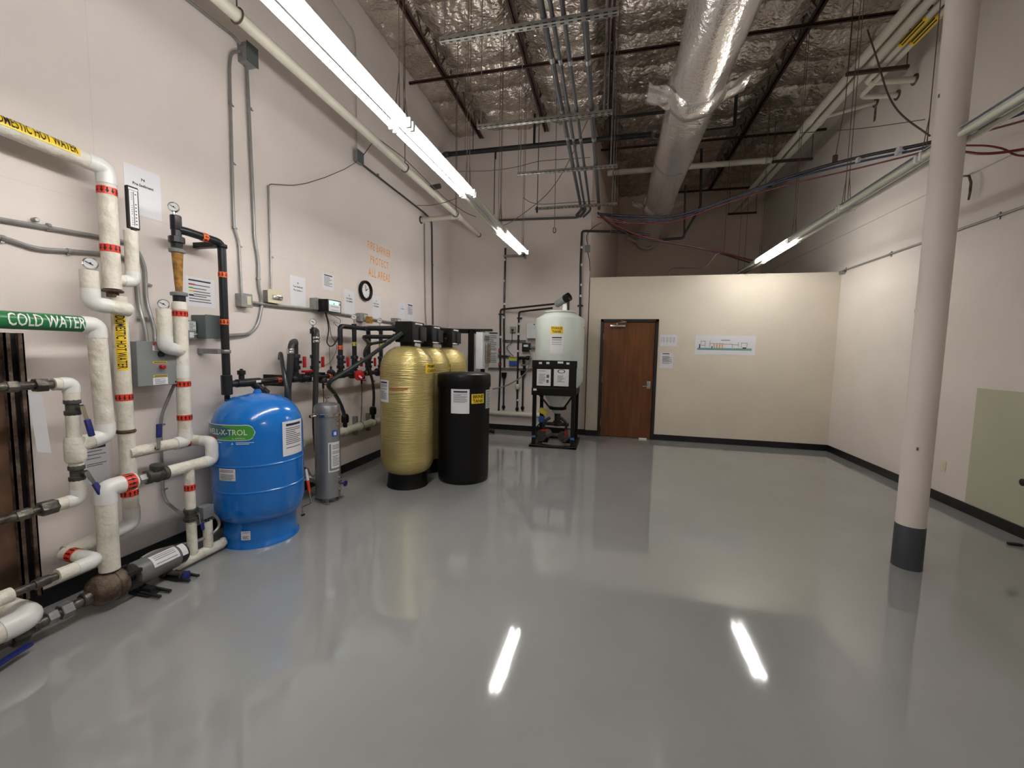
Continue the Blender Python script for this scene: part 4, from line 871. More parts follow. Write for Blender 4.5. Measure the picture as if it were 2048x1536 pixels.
# --- large foreground elbow and blue lever at the picture's edge
t = thing('suction_elbow_pipe', 'large white insulated elbow in the bottom corner by the pump', 'pipe', Z(60, 1250, 0.0))
e0 = Z(52, 1238, 0.17)
run(t, [(XL+0.02, e0.y+0.02, 0.19), (e0.x, e0.y+0.02, 0.17), (e0.x, e0.y-0.55, 0.15)], 0.055, 0.10)
obj('pipe_support', join(box((e0.x, e0.y-0.16, 0.012), (0.12, 0.05, 0.024)), tube([(e0.x, e0.y-0.16, 0.01), (e0.x, e0.y-0.16, 0.11)], 0.018)), 'rust', t)
t = thing('floor_drain_pipe', 'dark bare pipe with a blue lever low in the bottom left corner', 'pipe', Z(40, 1278, 0.03))
g0 = Z(60, 1262, 0.05)
obj('pipe', tube([(px_+0.0, ysu-0.03, 0.09), (px_+0.0, ysu-0.5, 0.07)], 0.024, seg=12), 'steelpipe', t)
vb = obj('valve_body', hexnut((px_, ysu-0.10, 0.085), (0, 1, 0), 0.045, 0.06), 'bronze', t)
obj('lever', bev(box((px_+0.09, ysu-0.20, 0.045), (0.03, 0.24, 0.018), (V((1, 0.3, 0)).normalized(), V((-0.3, 1, 0)).normalized(), V((0, 0, 1)))), 0.006), 'bluegrip', vb)

# ================================================================== ELECTRICAL ON THE LEFT WALL
def wall_box(name, label, cat, x0_, y0_, x1_, y1_, front, back=0.0, m='boxgalv', group=None):
    c_, w_, h_ = Lrect(x0_, y0_, x1_, y1_, front)
    t = thing(name, label, cat, (XL+back, c_.y, c_.z-h_/2), group)
    b = obj('enclosure', bev(bbox((XL+back, c_.y-w_/2, c_.z-h_/2), (XL+front, c_.y+w_/2, c_.z+h_/2)), 0.006), m, t)
    return t, flat((XL+front, c_.y, c_.z), (0, 1, 0), (0, 0, 1)), w_, h_, c_
t, S, w_, h_, c_ = wall_box('control_box', 'grey pump control box with a black knob and red button', 'control box', 274, 684, 351, 770, 0.175, 0.03, 'boxgrey')
obj('mounting', bbox((XL, c_.y-w_*0.3, c_.z-h_*0.3), (XL+0.03, c_.y+w_*0.3, c_.z+h_*0.3)), 'galv', t)
o = obj('cover', bev(sheet(S, -w_/2-0.004, w_/2+0.004, -h_/2-0.004, h_/2+0.004, 0.008), 0.003, 1), 'boxgrey', t)
d_ = obj('danger_label', sheet(S, -w_*0.12, w_*0.24, h_*0.30, h_*0.48, 0.0095), 'paper', o)
obj('danger_header', patch(S, -w_*0.12, w_*0.24, h_*0.42, h_*0.48, 0.0105), 'redvalve', d_)
obj('lettering', join(text('DANGER', S, w_*0.06, h_*0.432, h_*0.036, 0.012)), 'paper', d_)
obj('print', lines(S, -w_*0.08, w_*0.20, h_*0.31, h_*0.41, 5, 0.45, 0.0105, 3), 'inkgrey', d_)
obj('knob', lathe([(0.017, 0), (0.02, 0.006), (0.018, 0.02), (0.014, 0.022)], S(w_*0.07, h_*0.22, 0.008), (1, 0, 0), 20), 'ink', o)
obj('button', lathe([(0.012, 0), (0.012, 0.016), (0.016, 0.018), (0.016, 0.03), (0.012, 0.033)], S(w_*0.07, -h_*0.07, 0.008), (1, 0, -0.1), 16), 'redvalve', o)
for v in (0.03, -0.29):
    y_ = obj('yellow_label', sheet(S, -w_*0.13, w_*0.24, h_*(v-0.02), h_*(v+0.02), 0.0095), 'yellow', o); obj('print', lines(S, -w_*0.11, w_*0.22, h_*(v-0.012), h_*(v+0.012), 1, 0.7, 0.0105, 1, ragged=0), 'ink', y_)
y_ = obj('data_label', sheet(S, -w_*0.15, w_*0.24, -h_*0.49, -h_*0.33, 0.0095), 'paper', o); obj('print', lines(S, -w_*0.11, w_*0.18, -h_*0.48, -h_*0.35, 6, 0.35, 0.0105, 6), 'inkgrey', y_)
for sy_ in (-1, 1): obj('hinge_screw', lathe([(0.006, 0), (0.005, 0.004)], S(w_*0.46, sy_*h_*0.45, 0.008), (1, 0, 0), 8), 'ink', o)

t, S, w_, h_, c_ = wall_box('disconnect_box', 'slate grey disconnect box beside the black pipe', 'electrical box', 411, 631, 440, 677, 0.14, 0.0, 'boxdark')
obj('cover', bev(sheet(S, -w_/2-0.003, w_/2+0.003, -h_/2, h_/2+0.003, 0.006), 0.002, 1), 'boxdark', t)
obj('side_lever', tube([(XL+0.06, c_.y-w_/2, c_.z-h_*0.35), (XL+0.06, c_.y-w_/2-0.03, c_.z-h_*0.35), (XL+0.10, c_.y-w_/2-0.03, c_.z-h_*0.33)], 0.006, 0.01), 'chrome', t)
t, S, w_, h_, c_ = wall_box('relay_box', 'small grey box with a white diagram left of the slate box', 'electrical box', 375, 641, 393, 679, 0.06, 0.0, 'boxgrey')
o = obj('diagram_label', sheet(S, -w_*0.45, w_*0.45, -h_*0.02, h_*0.44, 0.001), 'paper', t); obj('print', lines(S, -w_*0.3, w_*0.35, 0, h_*0.4, 6, 0.4, 0.002, 4), 'inkgrey', o)
obj('drawn_tag', sheet(S, -w_*0.3, w_*0.2, -h_*0.4, -h_*0.12, 0.001), 'paper', t)

def conduit(name, label, pts, r=0.011, m='emt', br=0.06, clips=(), cat='conduit', group='wall conduits', jn=None, loc=None):
    t = thing(name, label, cat, loc or pts[0], group)
    obj('pipe', tube(pts, r, br, seg=10), m, t)
    for p, ax in clips:
        obj('clip', join(lathe([(r+0.003, -0.008), (r+0.003, 0.008)], p, ax, 10), box(V(p)+V((-0.004, 0, -0.016)) if abs(V(ax).z) < 0.5 else V(p)+V((-0.004, 0.02, 0)), (0.008, 0.014, 0.02) if abs(V(ax).z) < 0.5 else (0.008, 0.03, 0.012))), 'galv', t)
    return t
o_ = 0.018
def vert(p, z): return V((p.x, p.y, z))
ver = (0, 0, 1); hor = (0, 1, 0)
conduit('conduit', 'upper grey conduit curving into the pump control box', [L(-60, 428, o_), L(195, 473, o_), L(268, 488, o_), L(290, 530, o_), L(292, 600, o_), L(309, 660, o_+0.05), L(310, 690, o_+0.08)], 0.0125, br=0.07, clips=[(L(97, 452, o_), hor), (L(294, 569, o_), ver), (L(297, 637, o_+0.01), ver)])
conduit('conduit', 'lower grey conduit with a dip, running into the pump control box', [L(-60, 462, o_), L(10, 476, o_), L(70, 498, o_), L(140, 502, o_), L(255, 512, o_), L(275, 560, o_), L(277, 610, o_), L(291, 660, o_+0.05), L(294, 690, o_+0.08)], 0.0125, br=0.08, clips=[(L(5, 476, o_), hor), (L(137, 502, o_), hor), (L(280, 635, o_+0.01), ver)])
tag(obj('wall_anchor', join(lathe([(0.012, 0), (0.013, 0.03), (0.009, 0.034)], L(66, 440, 0.0), (1, 0, 0), 12)), 'galv', loc=L(66, 440, 0)), 'small steel anchor stub poking from the wall above the conduits', 'anchor')
conduit('conduit', 'grey flexible conduit running down from the control box to the pump', [L(349, 768, 0.10), L(322, 832, 0.05), L(321, 872, 0.04), L(326, 985, 0.04), L(332, 1003, 0.06), L(360, 1027, 0.2), L(398, 1027, po)], 0.0105, br=0.06, clips=[(L(321, 850, 0.045), ver), (L(326, 980, 0.04), ver)])
# tall conduits to the high junction box
t, S, w_, h_, c_ = wall_box('junction_box', 'grey junction box high on the wall beside the tall conduits', 'electrical box', 494, 91, 515, 128, 0.10)
obj('cover', bev(sheet(S, -w_/2-0.006, w_/2+0.006, -h_/2-0.006, h_/2+0.006, 0.004), 0.0015, 1), 'boxdark', t)
j = c_
conduit('conduit', 'tall grey conduit ending at the outlet box below', [V((XL+o_+0.02, j.y-w_/2, j.z+0.0)), L(463, 104, o_), L(459, 131, o_), L(466, 395, o_), L(468, 455, o_), L(478, 485, o_), L(479, 510, o_), L(483, 590, o_+0.01)], 0.0115, br=0.07, clips=[(L(461, 208, o_), ver), (L(465, 326, o_), ver), (L(468, 455, o_), ver), (L(478, 492, o_), ver)])
conduit('conduit', 'tall grey conduit that bends round to the slate box', [V((XL+o_+0.01, j.y+0.01, j.z-h_/2)), L(507, 420, o_), L(509, 480, o_), L(517, 520, o_), L(517, 575, o_), L(525, 605, o_), L(516, 650, o_), L(500, 668, o_), L(440, 672, o_+0.03)], 0.014, br=0.10, clips=[(L(500, 217, o_), ver), (L(516, 557, o_), ver)])
conduit('conduit', 'grey conduit rising from the high junction box to the top of the picture', [V((XL+o_+0.02, j.y-w_/2, j.z+h_*0.35)), L(470, 75, o_), L(360, -12, o_), L(250, -90, o_)], 0.0125, br=0.05)
# horizontal conduit with boxes, clock wall
bxs = [(483, 588, 504, 614, 'weathered grey outlet box under the tall conduit'), (630, 597, 648, 620, 'grey outlet box left of the black controller'), (721, 627, 735, 643, 'grey outlet box below the clock'), (790, 637, 801, 650, 'grey outlet box at the end of the conduit, by the tanks')]
for k, (a_, b_, c2_, d2_, lb_) in enumerate(bxs):
    t, S, w_, h_, c_ = wall_box('outlet_box', lb_, 'electrical box', a_, b_, c2_, d2_, 0.07, 0.0, 'boxgalv', 'outlet boxes on the wall conduit')
    cv_ = obj('cover_plate', bev(sheet(S, -w_/2-0.003, w_/2+0.003, -h_/2-0.003, h_/2+0.003, 0.005), 0.002, 1), 'boxgalv', t)
    obj('receptacle', bev(sheet(S, -w_*0.02, w_*0.36, -h_*0.32, h_*0.34, 0.009), 0.002, 1), 'ivory', cv_)
    if k == 0: zc0 = c_.z
conduit('conduit', 'horizontal grey conduit linking the outlet boxes along the wall', [L(503, 605, 0.03), L(560, 612, 0.03), L(640, 620, 0.03), L(728, 636, 0.03), L(796, 647, 0.03)], 0.013, br=0.0)
conduit('conduit', 'dark cable duct continuing from the last outlet box to the back corner', [L(800, 646, 0.03), L(838, 652, 0.03), L(886, 657, 0.03), V((XL+0.03, YB-0.03, L(886, 657, 0.03).z)), B(985, 660, YB-0.03)], 0.018, 'pvc', br=0.04)
t, S, w_, h_, c_ = wall_box('switch_box', 'cream switch plate with a metal guard on a grey box', 'switch', 536, 582, 561, 606, 0.06, 0.0, 'boxgalv')
pl = obj('cover_plate', bev(sheet(S, -w_/2-0.006, w_/2+0.02, -h_/2-0.002, h_/2+0.01, 0.006), 0.002, 1), 'ivory', t)
obj('switch_guard', bev(box(S(w_*0.15, 0, 0.014), (0.02, w_*0.75, h_*0.34)), 0.004), 'chrome', pl)
obj('toggle', tube([S(w_*0.15, 0, 0.01), S(w_*0.35, h_*0.02, 0.05)], 0.006, seg=8), 'chrome', pl)
conduit('conduit', 'thin grey conduit rising from the cream switch plate', [L(542, 590, 0.03), L(541, 500, o_), L(537, 371, o_)], 0.0085, br=0.05, clips=[(L(542, 513, o_), ver)])
tag(obj('loose_wire', tube([L(537, 372, o_), L(541, 368, 0.03), L(585, 371, 0.05), L(612, 367, 0.06), L(650, 355, 0.06), L(690, 338, 0.05), L(716, 322, 0.03)], 0.004, 0.05, seg=6), 'wire', loc=L(537, 372, o_)), 'thin dark wire sagging from the switch conduit to the small high box', 'wire')
t, S, w_, h_, c_ = wall_box('junction_box', 'small grey junction box high on the wall with a long conduit', 'electrical box', 715, 303, 727, 326, 0.06)
obj('cover', bev(sheet(S, -w_/2-0.004, w_/2+0.004, -h_/2-0.004, h_/2+0.004, 0.004), 0.0015, 1), 'boxdark', t)
zj = c_.z
conduit('conduit', 'long dark conduit running along the wall from the small high box to the corner', [V((XL+0.02, c_.y+w_/2, c_.z-h_*0.3)), L(848, 425, 0.02), L(863, 440, 0.02), L(864, 455, 0.02), L(866, 650, 0.02)], 0.014, 'rack', br=0.06, clips=[(L(756, 350, 0.02), hor), (L(866, 530, 0.02), ver)])
conduit('conduit', 'thin conduit rising from the small high box to the roof', [V((XL+0.02, c_.y-0.02, c_.z+h_/2)), L(711, 80, 0.02), L(706, 60, 0.02), L(670, 10, 0.02), L(655, -15, 0.02)], 0.008, br=0.08, m='wirewhite')
conduit('conduit', 'thin paired conduit dropping down the wall near the back corner', [L(849, 447, 0.016), L(851, 620, 0.016), L(853, 655, 0.03)], 0.010, br=0.05)
# --- cream pipe along the wall with clevis hangers
cpx, cpz = -2.52, 3.775
t = thing('cream_pipe', 'cream pipe hung on clevis rings in front of the pipework wall', 'pipe', (cpx, 6.6, cpz))
def cy_at(px, py): d = ray(px, py); return d.y/d.x*cpx
yend = cy_at(958, 469); ytee = cy_at(917, 436)
obj('pipe', tube([(cpx, 0.9, cpz), (cpx, ytee-0.1, cpz)], 0.042, seg=18), 'pvccream', t)
obj('tee_fitting', join(lathe([(0.048, -0.10), (0.050, -0.09), (0.050, 0.09), (0.048, 0.10)], (cpx, ytee, cpz), (0, 1, 0), 20), tube([(cpx, ytee, cpz), (cpx-0.12, ytee, cpz)], 0.048, seg=18)), 'pvccream', t)
obj('pipe', tube([(cpx, ytee+0.08, cpz), (cpx, yend, cpz)], 0.038, seg=18), 'pvccream', t)
obj('end_cap', lathe([(0.043, -0.03), (0.044, 0.0), (0.036, 0.005)], (cpx, yend, cpz), (0, 1, 0), 18), 'ironpipe', t)
obj('branch_pipe', tube([(cpx-0.1, ytee, cpz), (XL+0.005, ytee, cpz-0.02)], 0.038, seg=18), 'pvccream', t)
obj('wall_flange', lathe([(0.062, 0), (0.06, 0.012)], (XL, ytee, cpz-0.02), (1, 0, 0), 20), 'ironpipe', t)
for k, (px, py) in enumerate(((474, 25), (810, 325), (911, 426))):
    y = cy_at(px, py)
    ring = [V((cpx+0.05*math.cos(R(a)), y, cpz+0.05*math.sin(R(a)))) for a in range(-90, 271, 20)]
    obj('clevis_ring', join(tube(ring, 0.006, seg=6), tube([(cpx, y, cpz+0.05), (cpx, y, 5.75)], 0.005, seg=6)), 'wire', t)
conduit('loose_cable', 'thin dark cable draped along the cream pipe', [L(727, 310, 0.08), L(745, 285, 0.3), V((cpx, cy_at(755, 275), cpz+0.05)), V((cpx+0.05, cy_at(800, 310), cpz+0.06)), V((cpx+0.05, cy_at(850, 375), cpz+0.045)), V((cpx+0.05, cy_at(885, 405), cpz+0.04)), B(930, 425, 5.9), B(952, 434, 5.9)], 0.005, 'wire', br=0.08, cat='cable', group='loose cables')
conduit('loose_cable', 'thin dark cable sagging from the wall conduit to the light row', [L(834, 411, 0.03), L(860, 411, 0.2), B(890, 405, 5.6), B(914, 396, 5.2)], 0.005, 'wire', br=0.1, cat='cable', group='loose cables')

# ================================================================== SIGNS, CLOCK, STENCIL
def wall_sign(label, px0, py0, px1, py1, ttl=None, seed=1, bar=False, mt='paper_l', n=10, fill=0.62, e=0.004, cat='sign'):
    c_, w_, h_ = Lrect(px0, py0, px1, py1)
    t = thing('wall_sign', label, cat, c_, 'paper signs on the pipework wall')
    S = flat(V((XL, c_.y, c_.z)), (0, 1, 0), (0, 0, 1))
    if ttl:
        obj('sheet', sheet(S, -w_/2, w_/2, -h_/2, h_/2, 0.002), mt, t)
        for k, (s_, v, hh) in enumerate(ttl): obj('lettering', text(s_, S, 0, v*h_, hh*h_, 0.003, bold=0.035, sx=0.95), 'ink', t)
    else: notice(t, S, w_, h_, seed, mt, bar, n=n, fill=fill)
    return t, S, w_, h_
wall_sign('large white sheet titled P4 Pre Sediment beside the thermometer', 249, 338, 321, 432, [('P4', 0.23, 0.055), ('Pre Sediment', 0.11, 0.055)])
t, S, w_, h_ = wall_sign('colour code sheet taped between the riser and the black pipe', 371, 556, 429, 614, None, 3, False, n=1, fill=0.01)
for v, m_, x in ((0.36, 'ink', 0.36), (0.22, 'redvalve', -0.18), (0.10, 'logo_green', -0.24), (0.0, 'yellow', -0.24), (-0.14, 'navy', -0.24)):
    obj('colour_bar', patch(S, -w_*0.40, w_*x, h_*v, h_*(v+0.045), 0.0025), m_, t)
obj('print', join(*[patch(S, -w_*0.40+(0.16*w_ if v > -0.16 and v < 0.3 else 0), w_*x, h_*v, h_*(v+0.03), 0.0024) for v, x in ((0.22, 0.33), (0.10, 0.2), (0.0, 0.33), (-0.09, 0.35), (-0.16, 0.2), (-0.25, 0.33), (-0.34, 0.36))]), 'inkgrey', t)
wall_sign('white sheet titled P5 Post Sediment beside the cream switch plate', 580, 553, 611, 612, [('P5', 0.24, 0.055), ('Post Sediment', 0.12, 0.055), ('Pre Carbon 1', 0.0, 0.055)])
wall_sign('printed notice with a navy title bar above the black controller', 645, 548, 667, 580, None, 4, True, n=9, fill=0.6)
wall_sign('white sheet titled P6 left of the clock', 688, 580, 709, 628, [('P6', 0.24, 0.055), ('Post Carbon 1', 0.12, 0.055), ('Pre Carbon 2', 0.0, 0.055)])
wall_sign('white sheet titled P7 right of the clock', 744, 592, 761, 636, [('P7', 0.24, 0.055), ('Post Carbon 2', 0.12, 0.055), ('Pre Softener', 0.0, 0.055)])
wall_sign('white sheet with one short title above the gold tanks', 798, 603, 811, 638, [('P8', 0.2, 0.055), ('Post Softener', 0.06, 0.055)])
wall_sign('printed notice with a navy title bar above the gold tanks', 814, 607, 826, 640, None, 6, True, n=9, fill=0.5)
wall_sign('printed notice with a navy bar low on the wall behind the pipes', 165, 885, 219, 966, None, 7, True, 'paper', n=9, fill=0.4)
c_, w_, h_ = Lrect(715.5, 561, 741, 602)
t = thing('wall_clock', 'round black wall clock with a white face', 'clock', c_)
rc = h_/2
obj('rim', lathe([(rc*0.95, 0.0), (rc, 0.01), (rc*0.98, 0.04), (rc*0.90, 0.05), (rc*0.72, 0.034), (rc*0.70, 0.02)], (XL, c_.y, c_.z), (1, 0, 0), 40), 'black', t)
obj('face', lathe([(rc*0.72, 0.020), (0.001, 0.0205)], (XL, c_.y, c_.z), (1, 0, 0), 40, False), 'white', t)
S = flat((XL+0.021, c_.y, c_.z), (0, 1, 0), (0, 0, 1))
nums = [text(str(k), S, rc*0.56*math.sin(R(30*k)), rc*0.56*math.cos(R(30*k))-rc*0.06, rc*0.12, 0.0005) for k in range(1, 13)]
obj('numerals', join(*nums), 'ink', t)
def hand(a, ln, wd):
    d = V((0, math.sin(a), math.cos(a))); s = V((1, 0, 0)).cross(d); return box(V((XL+0.025, c_.y, c_.z))+d*ln*0.45, (0.002, wd, ln*1.1), (V((1, 0, 0)), s, d))
obj('hour_hand', hand(R(55), rc*0.36, 0.010), 'ink', t); obj('minute_hand', hand(R(352), rc*0.52, 0.007), 'ink', t)
S = flat(L(759, 512), (0, 1, 0), (0, 0, 1))
hst = abs(L(765, 500).z-L(765, 512).z)*0.62
dvv = abs(L(760, 500).z-L(760, 526).z)
t = thing('stencil_lettering', 'orange stencilled fire barrier lettering on the wall above the clock', 'lettering', L(759, 512))
for k, (st_, hh_, sp_) in enumerate((('FIRE BARRIER', 1.9, 1.15), ('PROTECT', 1.9, 1.3), ('ALL AREAS', 2.1, 1.2))):
    tag(obj('letter_row', text(st_, S, 0, 0.04-k*dvv, hst*hh_, 0.001, space=sp_, sx=0.62, bold=0.01), 'orange_paint', t, False), kind='stuff')
# ================================================================== BLACK PVC MANIFOLD
mo_ = 0.20; mx = XL+mo_
mz = L(460, 768, mo_).z
def ym(px, py=752): return L(px, py, mo_).y
def zm(px, py): return L(px, py, mo_).z
t = thing('pvc_manifold', 'dark grey plastic pipe manifold with red valve handles along the wall', 'pipe', (mx, ym(640), mz))
def ptube(nm, pts, r, m='pvc', br=0.0, par=None, seg=16): return obj(nm, tube(pts, r, br, seg=seg), m, par or t)
zt_ = z_(350, 458); yD = ym(448, 620)
ptube('feed_pipe', [(rx, cy, zt_), (mx, cy+0.05, zt_), (mx, yD, zt_-0.01), (mx, yD, mz+0.05)], 0.029, br=0.055)
for k, (px, py, ax) in enumerate(((407, 467, hor), (446, 550, ver), (448, 644, ver))):
    p = V((mx, ym(px, py) if ax is hor else yD, zm(px, py) if ax is ver else zt_-0.005)); band(t, p, ax, 0.029, 0.042, 'orange', 4, True)
for py in (494, 703):
    obj('pipe_clamp', join(lathe([(0.036, -0.014), (0.038, -0.01), (0.038, 0.01), (0.036, 0.014)], (mx, yD, zm(448, py)), ver, 12), bbox((XL, yD-0.07, zm(448, py)-0.02), (mx, yD-0.02, zm(448, py)+0.02))), 'black' if py < 600 else 'galv', t)
obj('tee_block', lathe([(0.036, -0.085), (0.04, -0.08), (0.04, 0.07), (0.036, 0.075)], (mx, yD, mz), ver, 16), 'pvc', t)
dr = obj('drain_cock', join(lathe([(0.018, -0.14), (0.02, -0.135), (0.02, -0.09)], (mx, yD, mz), ver, 10), tube([(mx, yD, mz-0.13), (mx, yD, mz-0.22)], 0.005, seg=6)), 'black', t)
yM1 = ym(800)
ptube('main_pipe', [(mx, yD, mz), (mx, yM1, mz)], 0.027)
yv = ym(483); obj('vent_cap', join(lathe([(0.022, 0), (0.022, 0.05), (0.032, 0.052), (0.032, 0.085), (0.012, 0.09), (0.012, 0.10)], (mx, yv, mz+0.02), ver, 12), lathe([(0.034, -0.05), (0.034, 0.05)], (mx, yv, mz), hor, 16)), 'pvc', t)
ys_ = ym(503); st = obj('y_strainer', join(lathe([(0.036, -0.08), (0.036, 0.08)], (mx, ys_, mz), hor, 16), tube([(mx, ys_, mz), (mx+0.03, ys_+0.10, mz-0.10)], 0.032, seg=14), lathe([(0.042, 0), (0.042, 0.05), (0.036, 0.055)], (mx+0.025, ys_+0.075, mz-0.075), (0.03, 0.1, -0.1), 12)), 'pvc', t)
obj('strainer_label', sheet(flat((mx+0.037, ys_+0.03, mz+0.005), hor, ver), -0.02, 0.03, -0.008, 0.012, 0.001), 'paper', st)
for px in (556, 658): band(t, (mx, ym(px), mz), hor, 0.027, 0.045, 'orange', 3)
for px in (732,): band(t, (mx, ym(px), mz), hor, 0.027, 0.04, 'ytape', 3)
for px in (565, 645):
    obj('pipe_clamp', bbox((XL, ym(px)-0.02, mz-0.06), (mx+0.02, ym(px)+0.02, mz+0.045)), 'black', t)
def tee(px, r=0.037): obj('tee', join(lathe([(r, -0.06), (r, 0.06)], (mx, ym(px), mz), hor, 16), lathe([(r, 0), (r, 0.06)], (mx, ym(px), mz), ver, 16)), 'pvc', t)
def red_valve(px, py, s=0.032):
    """true-union ball valve on a vertical riser with a red paddle handle"""
    y, z = ym(px, py), zm(px, py)
    b = obj('ball_valve', join(lathe([(0.042, -0.075), (0.044, -0.07), (0.044, -0.04), (0.034, -0.038), (0.034, 0.038), (0.044, 0.04), (0.044, 0.07), (0.042, 0.075)], (mx, y, z), ver, 14), tube([(mx, y, z), (mx+0.05, y+0.03, z)], 0.014)), 'pvc', t)
    obj('handle', bev(box((mx+0.065, y+0.045, z), (0.022, 0.03, 0.11)), 0.006), 'redvalve', b)
tr = [(591, 690, 'n'), (629, 655, 'g'), (681, 665, 'u'), (709, 652, 'g'), (737, 668, 'u'), (762, 668, 'u')]
zu = zm(709, 655)
for px, py, k in tr:
    y = ym(px, 720); tee(px); top = zm(px, py) if k != 'u' else zu
    if k == 'u' and px == 681:
        ptube('riser', [(mx, y, mz), (mx, y, zu), (mx, ym(700, 655), zu)], 0.028, br=0.05)
    else: ptube('riser', [(mx, y, mz), (mx, y, top)], 0.027)
    red_valve(px, 724)
yU = ym(800, 658)
yh_ = gcs[0][1]-0.02
ptube('upper_main', [(mx, ym(695, 655), zu), (mx, yh_+0.35, zu)], 0.028)
ptube('head_pipe', [(mx, yh_+0.34, zu), (mx+0.14, yh_+0.34, zu), (mx+0.22, yh_+0.05, 1.80), (gcs[0][0]-0.07, yh_, 1.80)], 0.029, br=0.07)
obj('head_union', join(lathe([(0.044, -0.03), (0.046, 0), (0.044, 0.03)], (gcs[0][0]-0.13, yh_, 1.80), (1, 0, 0), 14)), 'pvc', t)
ptube('head_pipe', [(mx, ym(737, 680), zu), (mx, ym(737, 680)+0.02, zm(745, 688)), (mx+0.20, yh_+0.02, 1.70), (gcs[0][0]-0.07, yh_-0.02, 1.70)], 0.024, br=0.07)
obj('head_union', join(lathe([(0.036, -0.025), (0.038, 0), (0.036, 0.025)], (gcs[0][0]-0.13, yh_-0.02, 1.70), (1, 0, 0), 14)), 'pvc', t)
for px, py, m_ in ((681, 695, 'orange'), (709, 688, 'ytape'), (737, 686, 'ytape'), (762, 690, 'ytape')): band(t, (mx, ym(px, 720), zm(px, py)), ver, 0.028, 0.045, m_, 3)
band(t, (mx, ym(733, 654), zu), hor, 0.028, 0.045, 'orange', 3)
for px, py in ((627, 644), (709, 634), (760, 641)):
    obj('gauge_tee', lathe([(0.03, -0.05), (0.03, 0.0)], V((mx, ym(px, 720), zm(px, py+14))), ver, 14), 'pvc', t)
    gauge(t, V((mx, ym(px, 720), zm(px, py))), r=0.034)
for px, py in ((706, 743), (757, 741)):
    y = ym(px, py); b = obj('butterfly_valve', join(lathe([(0.05, -0.04), (0.054, -0.03), (0.054, 0.03), (0.05, 0.04)], (mx, y, mz), hor, 20), tube([(mx, y, mz), (mx+0.08, y, mz)], 0.016)), 'pvc', t)
    wl = obj('handle', lathe([(0.02, 0.0), (0.06, 0.004), (0.064, 0.01), (0.064, 0.03), (0.05, 0.036)], (mx+0.07, y, mz-0.01), (1, -0.35, 0), 24), 'redvalve', b)
    obj('handle_mark', box((mx+0.108, y-0.012, mz-0.03), (0.002, 0.05, 0.02), (V((1, -0.35, 0)).normalized(), V((0.25, 0.75, -0.6)).normalized(), V((0.2, 0.55, 0.8)).normalized())), 'paper', wl)
y = ym(612); bv = obj('ball_valve', lathe([(0.042, -0.08), (0.046, -0.07), (0.046, -0.03), (0.036, -0.028), (0.036, 0.03), (0.046, 0.032), (0.046, 0.075), (0.042, 0.08)], (mx, y, mz), hor, 14), 'pvc', t)
obj('handle', join(tube([(mx, y, mz+0.03), (mx+0.01, y, mz+0.06)], 0.012), bev(box((mx+0.02, y+0.01, mz+0.068), (0.035, 0.16, 0.022)), 0.006)), 'redvalve', bv)
obj('valve_tag', sheet(flat((mx+0.048, ym(618, 755), mz-0.01), hor, ver), -0.016, 0.016, -0.02, 0.016, 0.001), 'paper', bv)
pr = obj('probe', join(lathe([(0.04, 0), (0.045, 0.03), (0.03, 0.05), (0.012, 0.055), (0.012, 0.09)], (mx, ym(662), mz+0.015), ver, 12)), 'pvc', t)
for px in (646, 723):
    o = obj('sample_cock', join(lathe([(0.04, -0.06), (0.045, -0.03), (0.03, 0)], (mx, ym(px), mz-0.01), ver, 12), tube([(mx, ym(px), mz-0.05), (mx, ym(px), mz-0.13)], 0.012, seg=8), tube([(mx, ym(px), mz-0.12), (mx, ym(px)+0.005, mz-0.35), (mx-0.03, ym(px)+0.02, mz-0.62)], 0.0045, 0.1, seg=6)), 'ironpipe', t)
    obj('cock_lever', bev(box((mx+0.03, ym(px)+0.01, mz-0.085), (0.05, 0.02, 0.014)), 0.003, 1), 'redvalve', o)

# hoses
def hose(label, pts, r, m='hose', ends=(), br=0.12, loc=None):
    t = thing('hose', label, 'hose', pts[-1], 'black hoses by the manifold')
    obj('hose_line', tube(pts, r, br, seg=12, n=8), m, t)
    for p, ax in ends: obj('hose_clamp', lathe([(r+0.004, -0.012), (r+0.005, -0.01), (r+0.005, 0.01), (r+0.004, 0.012)], p, ax, 14), 'chrome', t)
    return t
y1h = ym(591, 720); ho = mo_+0.12
h0 = V((mx, y1h, zm(590, 690)))
n1 = V((*fc, 0.225))+V((math.cos(R(-158)), math.sin(R(-158)), 0))*0.20+V((-0.03, 0, 0.09))
hose('thick black hose from the first elbow down behind the blue tank to the filter', [h0, h0+V((0, 0, 0.035)), L(582, 686, ho), L(580, 740, ho), L(574, 790, ho-0.05), V((XL+0.12, L(590, 870, 0.12).y, 0.60)), V((XL+0.18, n1.y-0.16, 0.45)), n1], 0.029, ends=[(L(581, 705, ho), ver), (L(581, 700, ho), ver)])
hose('thin green-black hose crossing in front of the thick hose', [L(560, 718, 0.08), L(561, 704, 0.12), L(566, 735, 0.26), L(577, 795, 0.36), L(583, 850, 0.20)], 0.0185, 'hose_g')
h0 = V((mx, ym(629, 720), zm(629, 668)))
hose('long black hose dropping from the tall elbow behind the filter', [h0, h0+V((0.02, 0, 0.04)), L(634, 663, ho), L(633, 690, ho), L(631, 790, ho), L(629, 850, ho-0.02), L(634, 905, ho-0.06), L(642, 925, ho-0.02)], 0.026, ends=[(L(633, 683, ho), ver), (L(633, 676, ho), ver)])
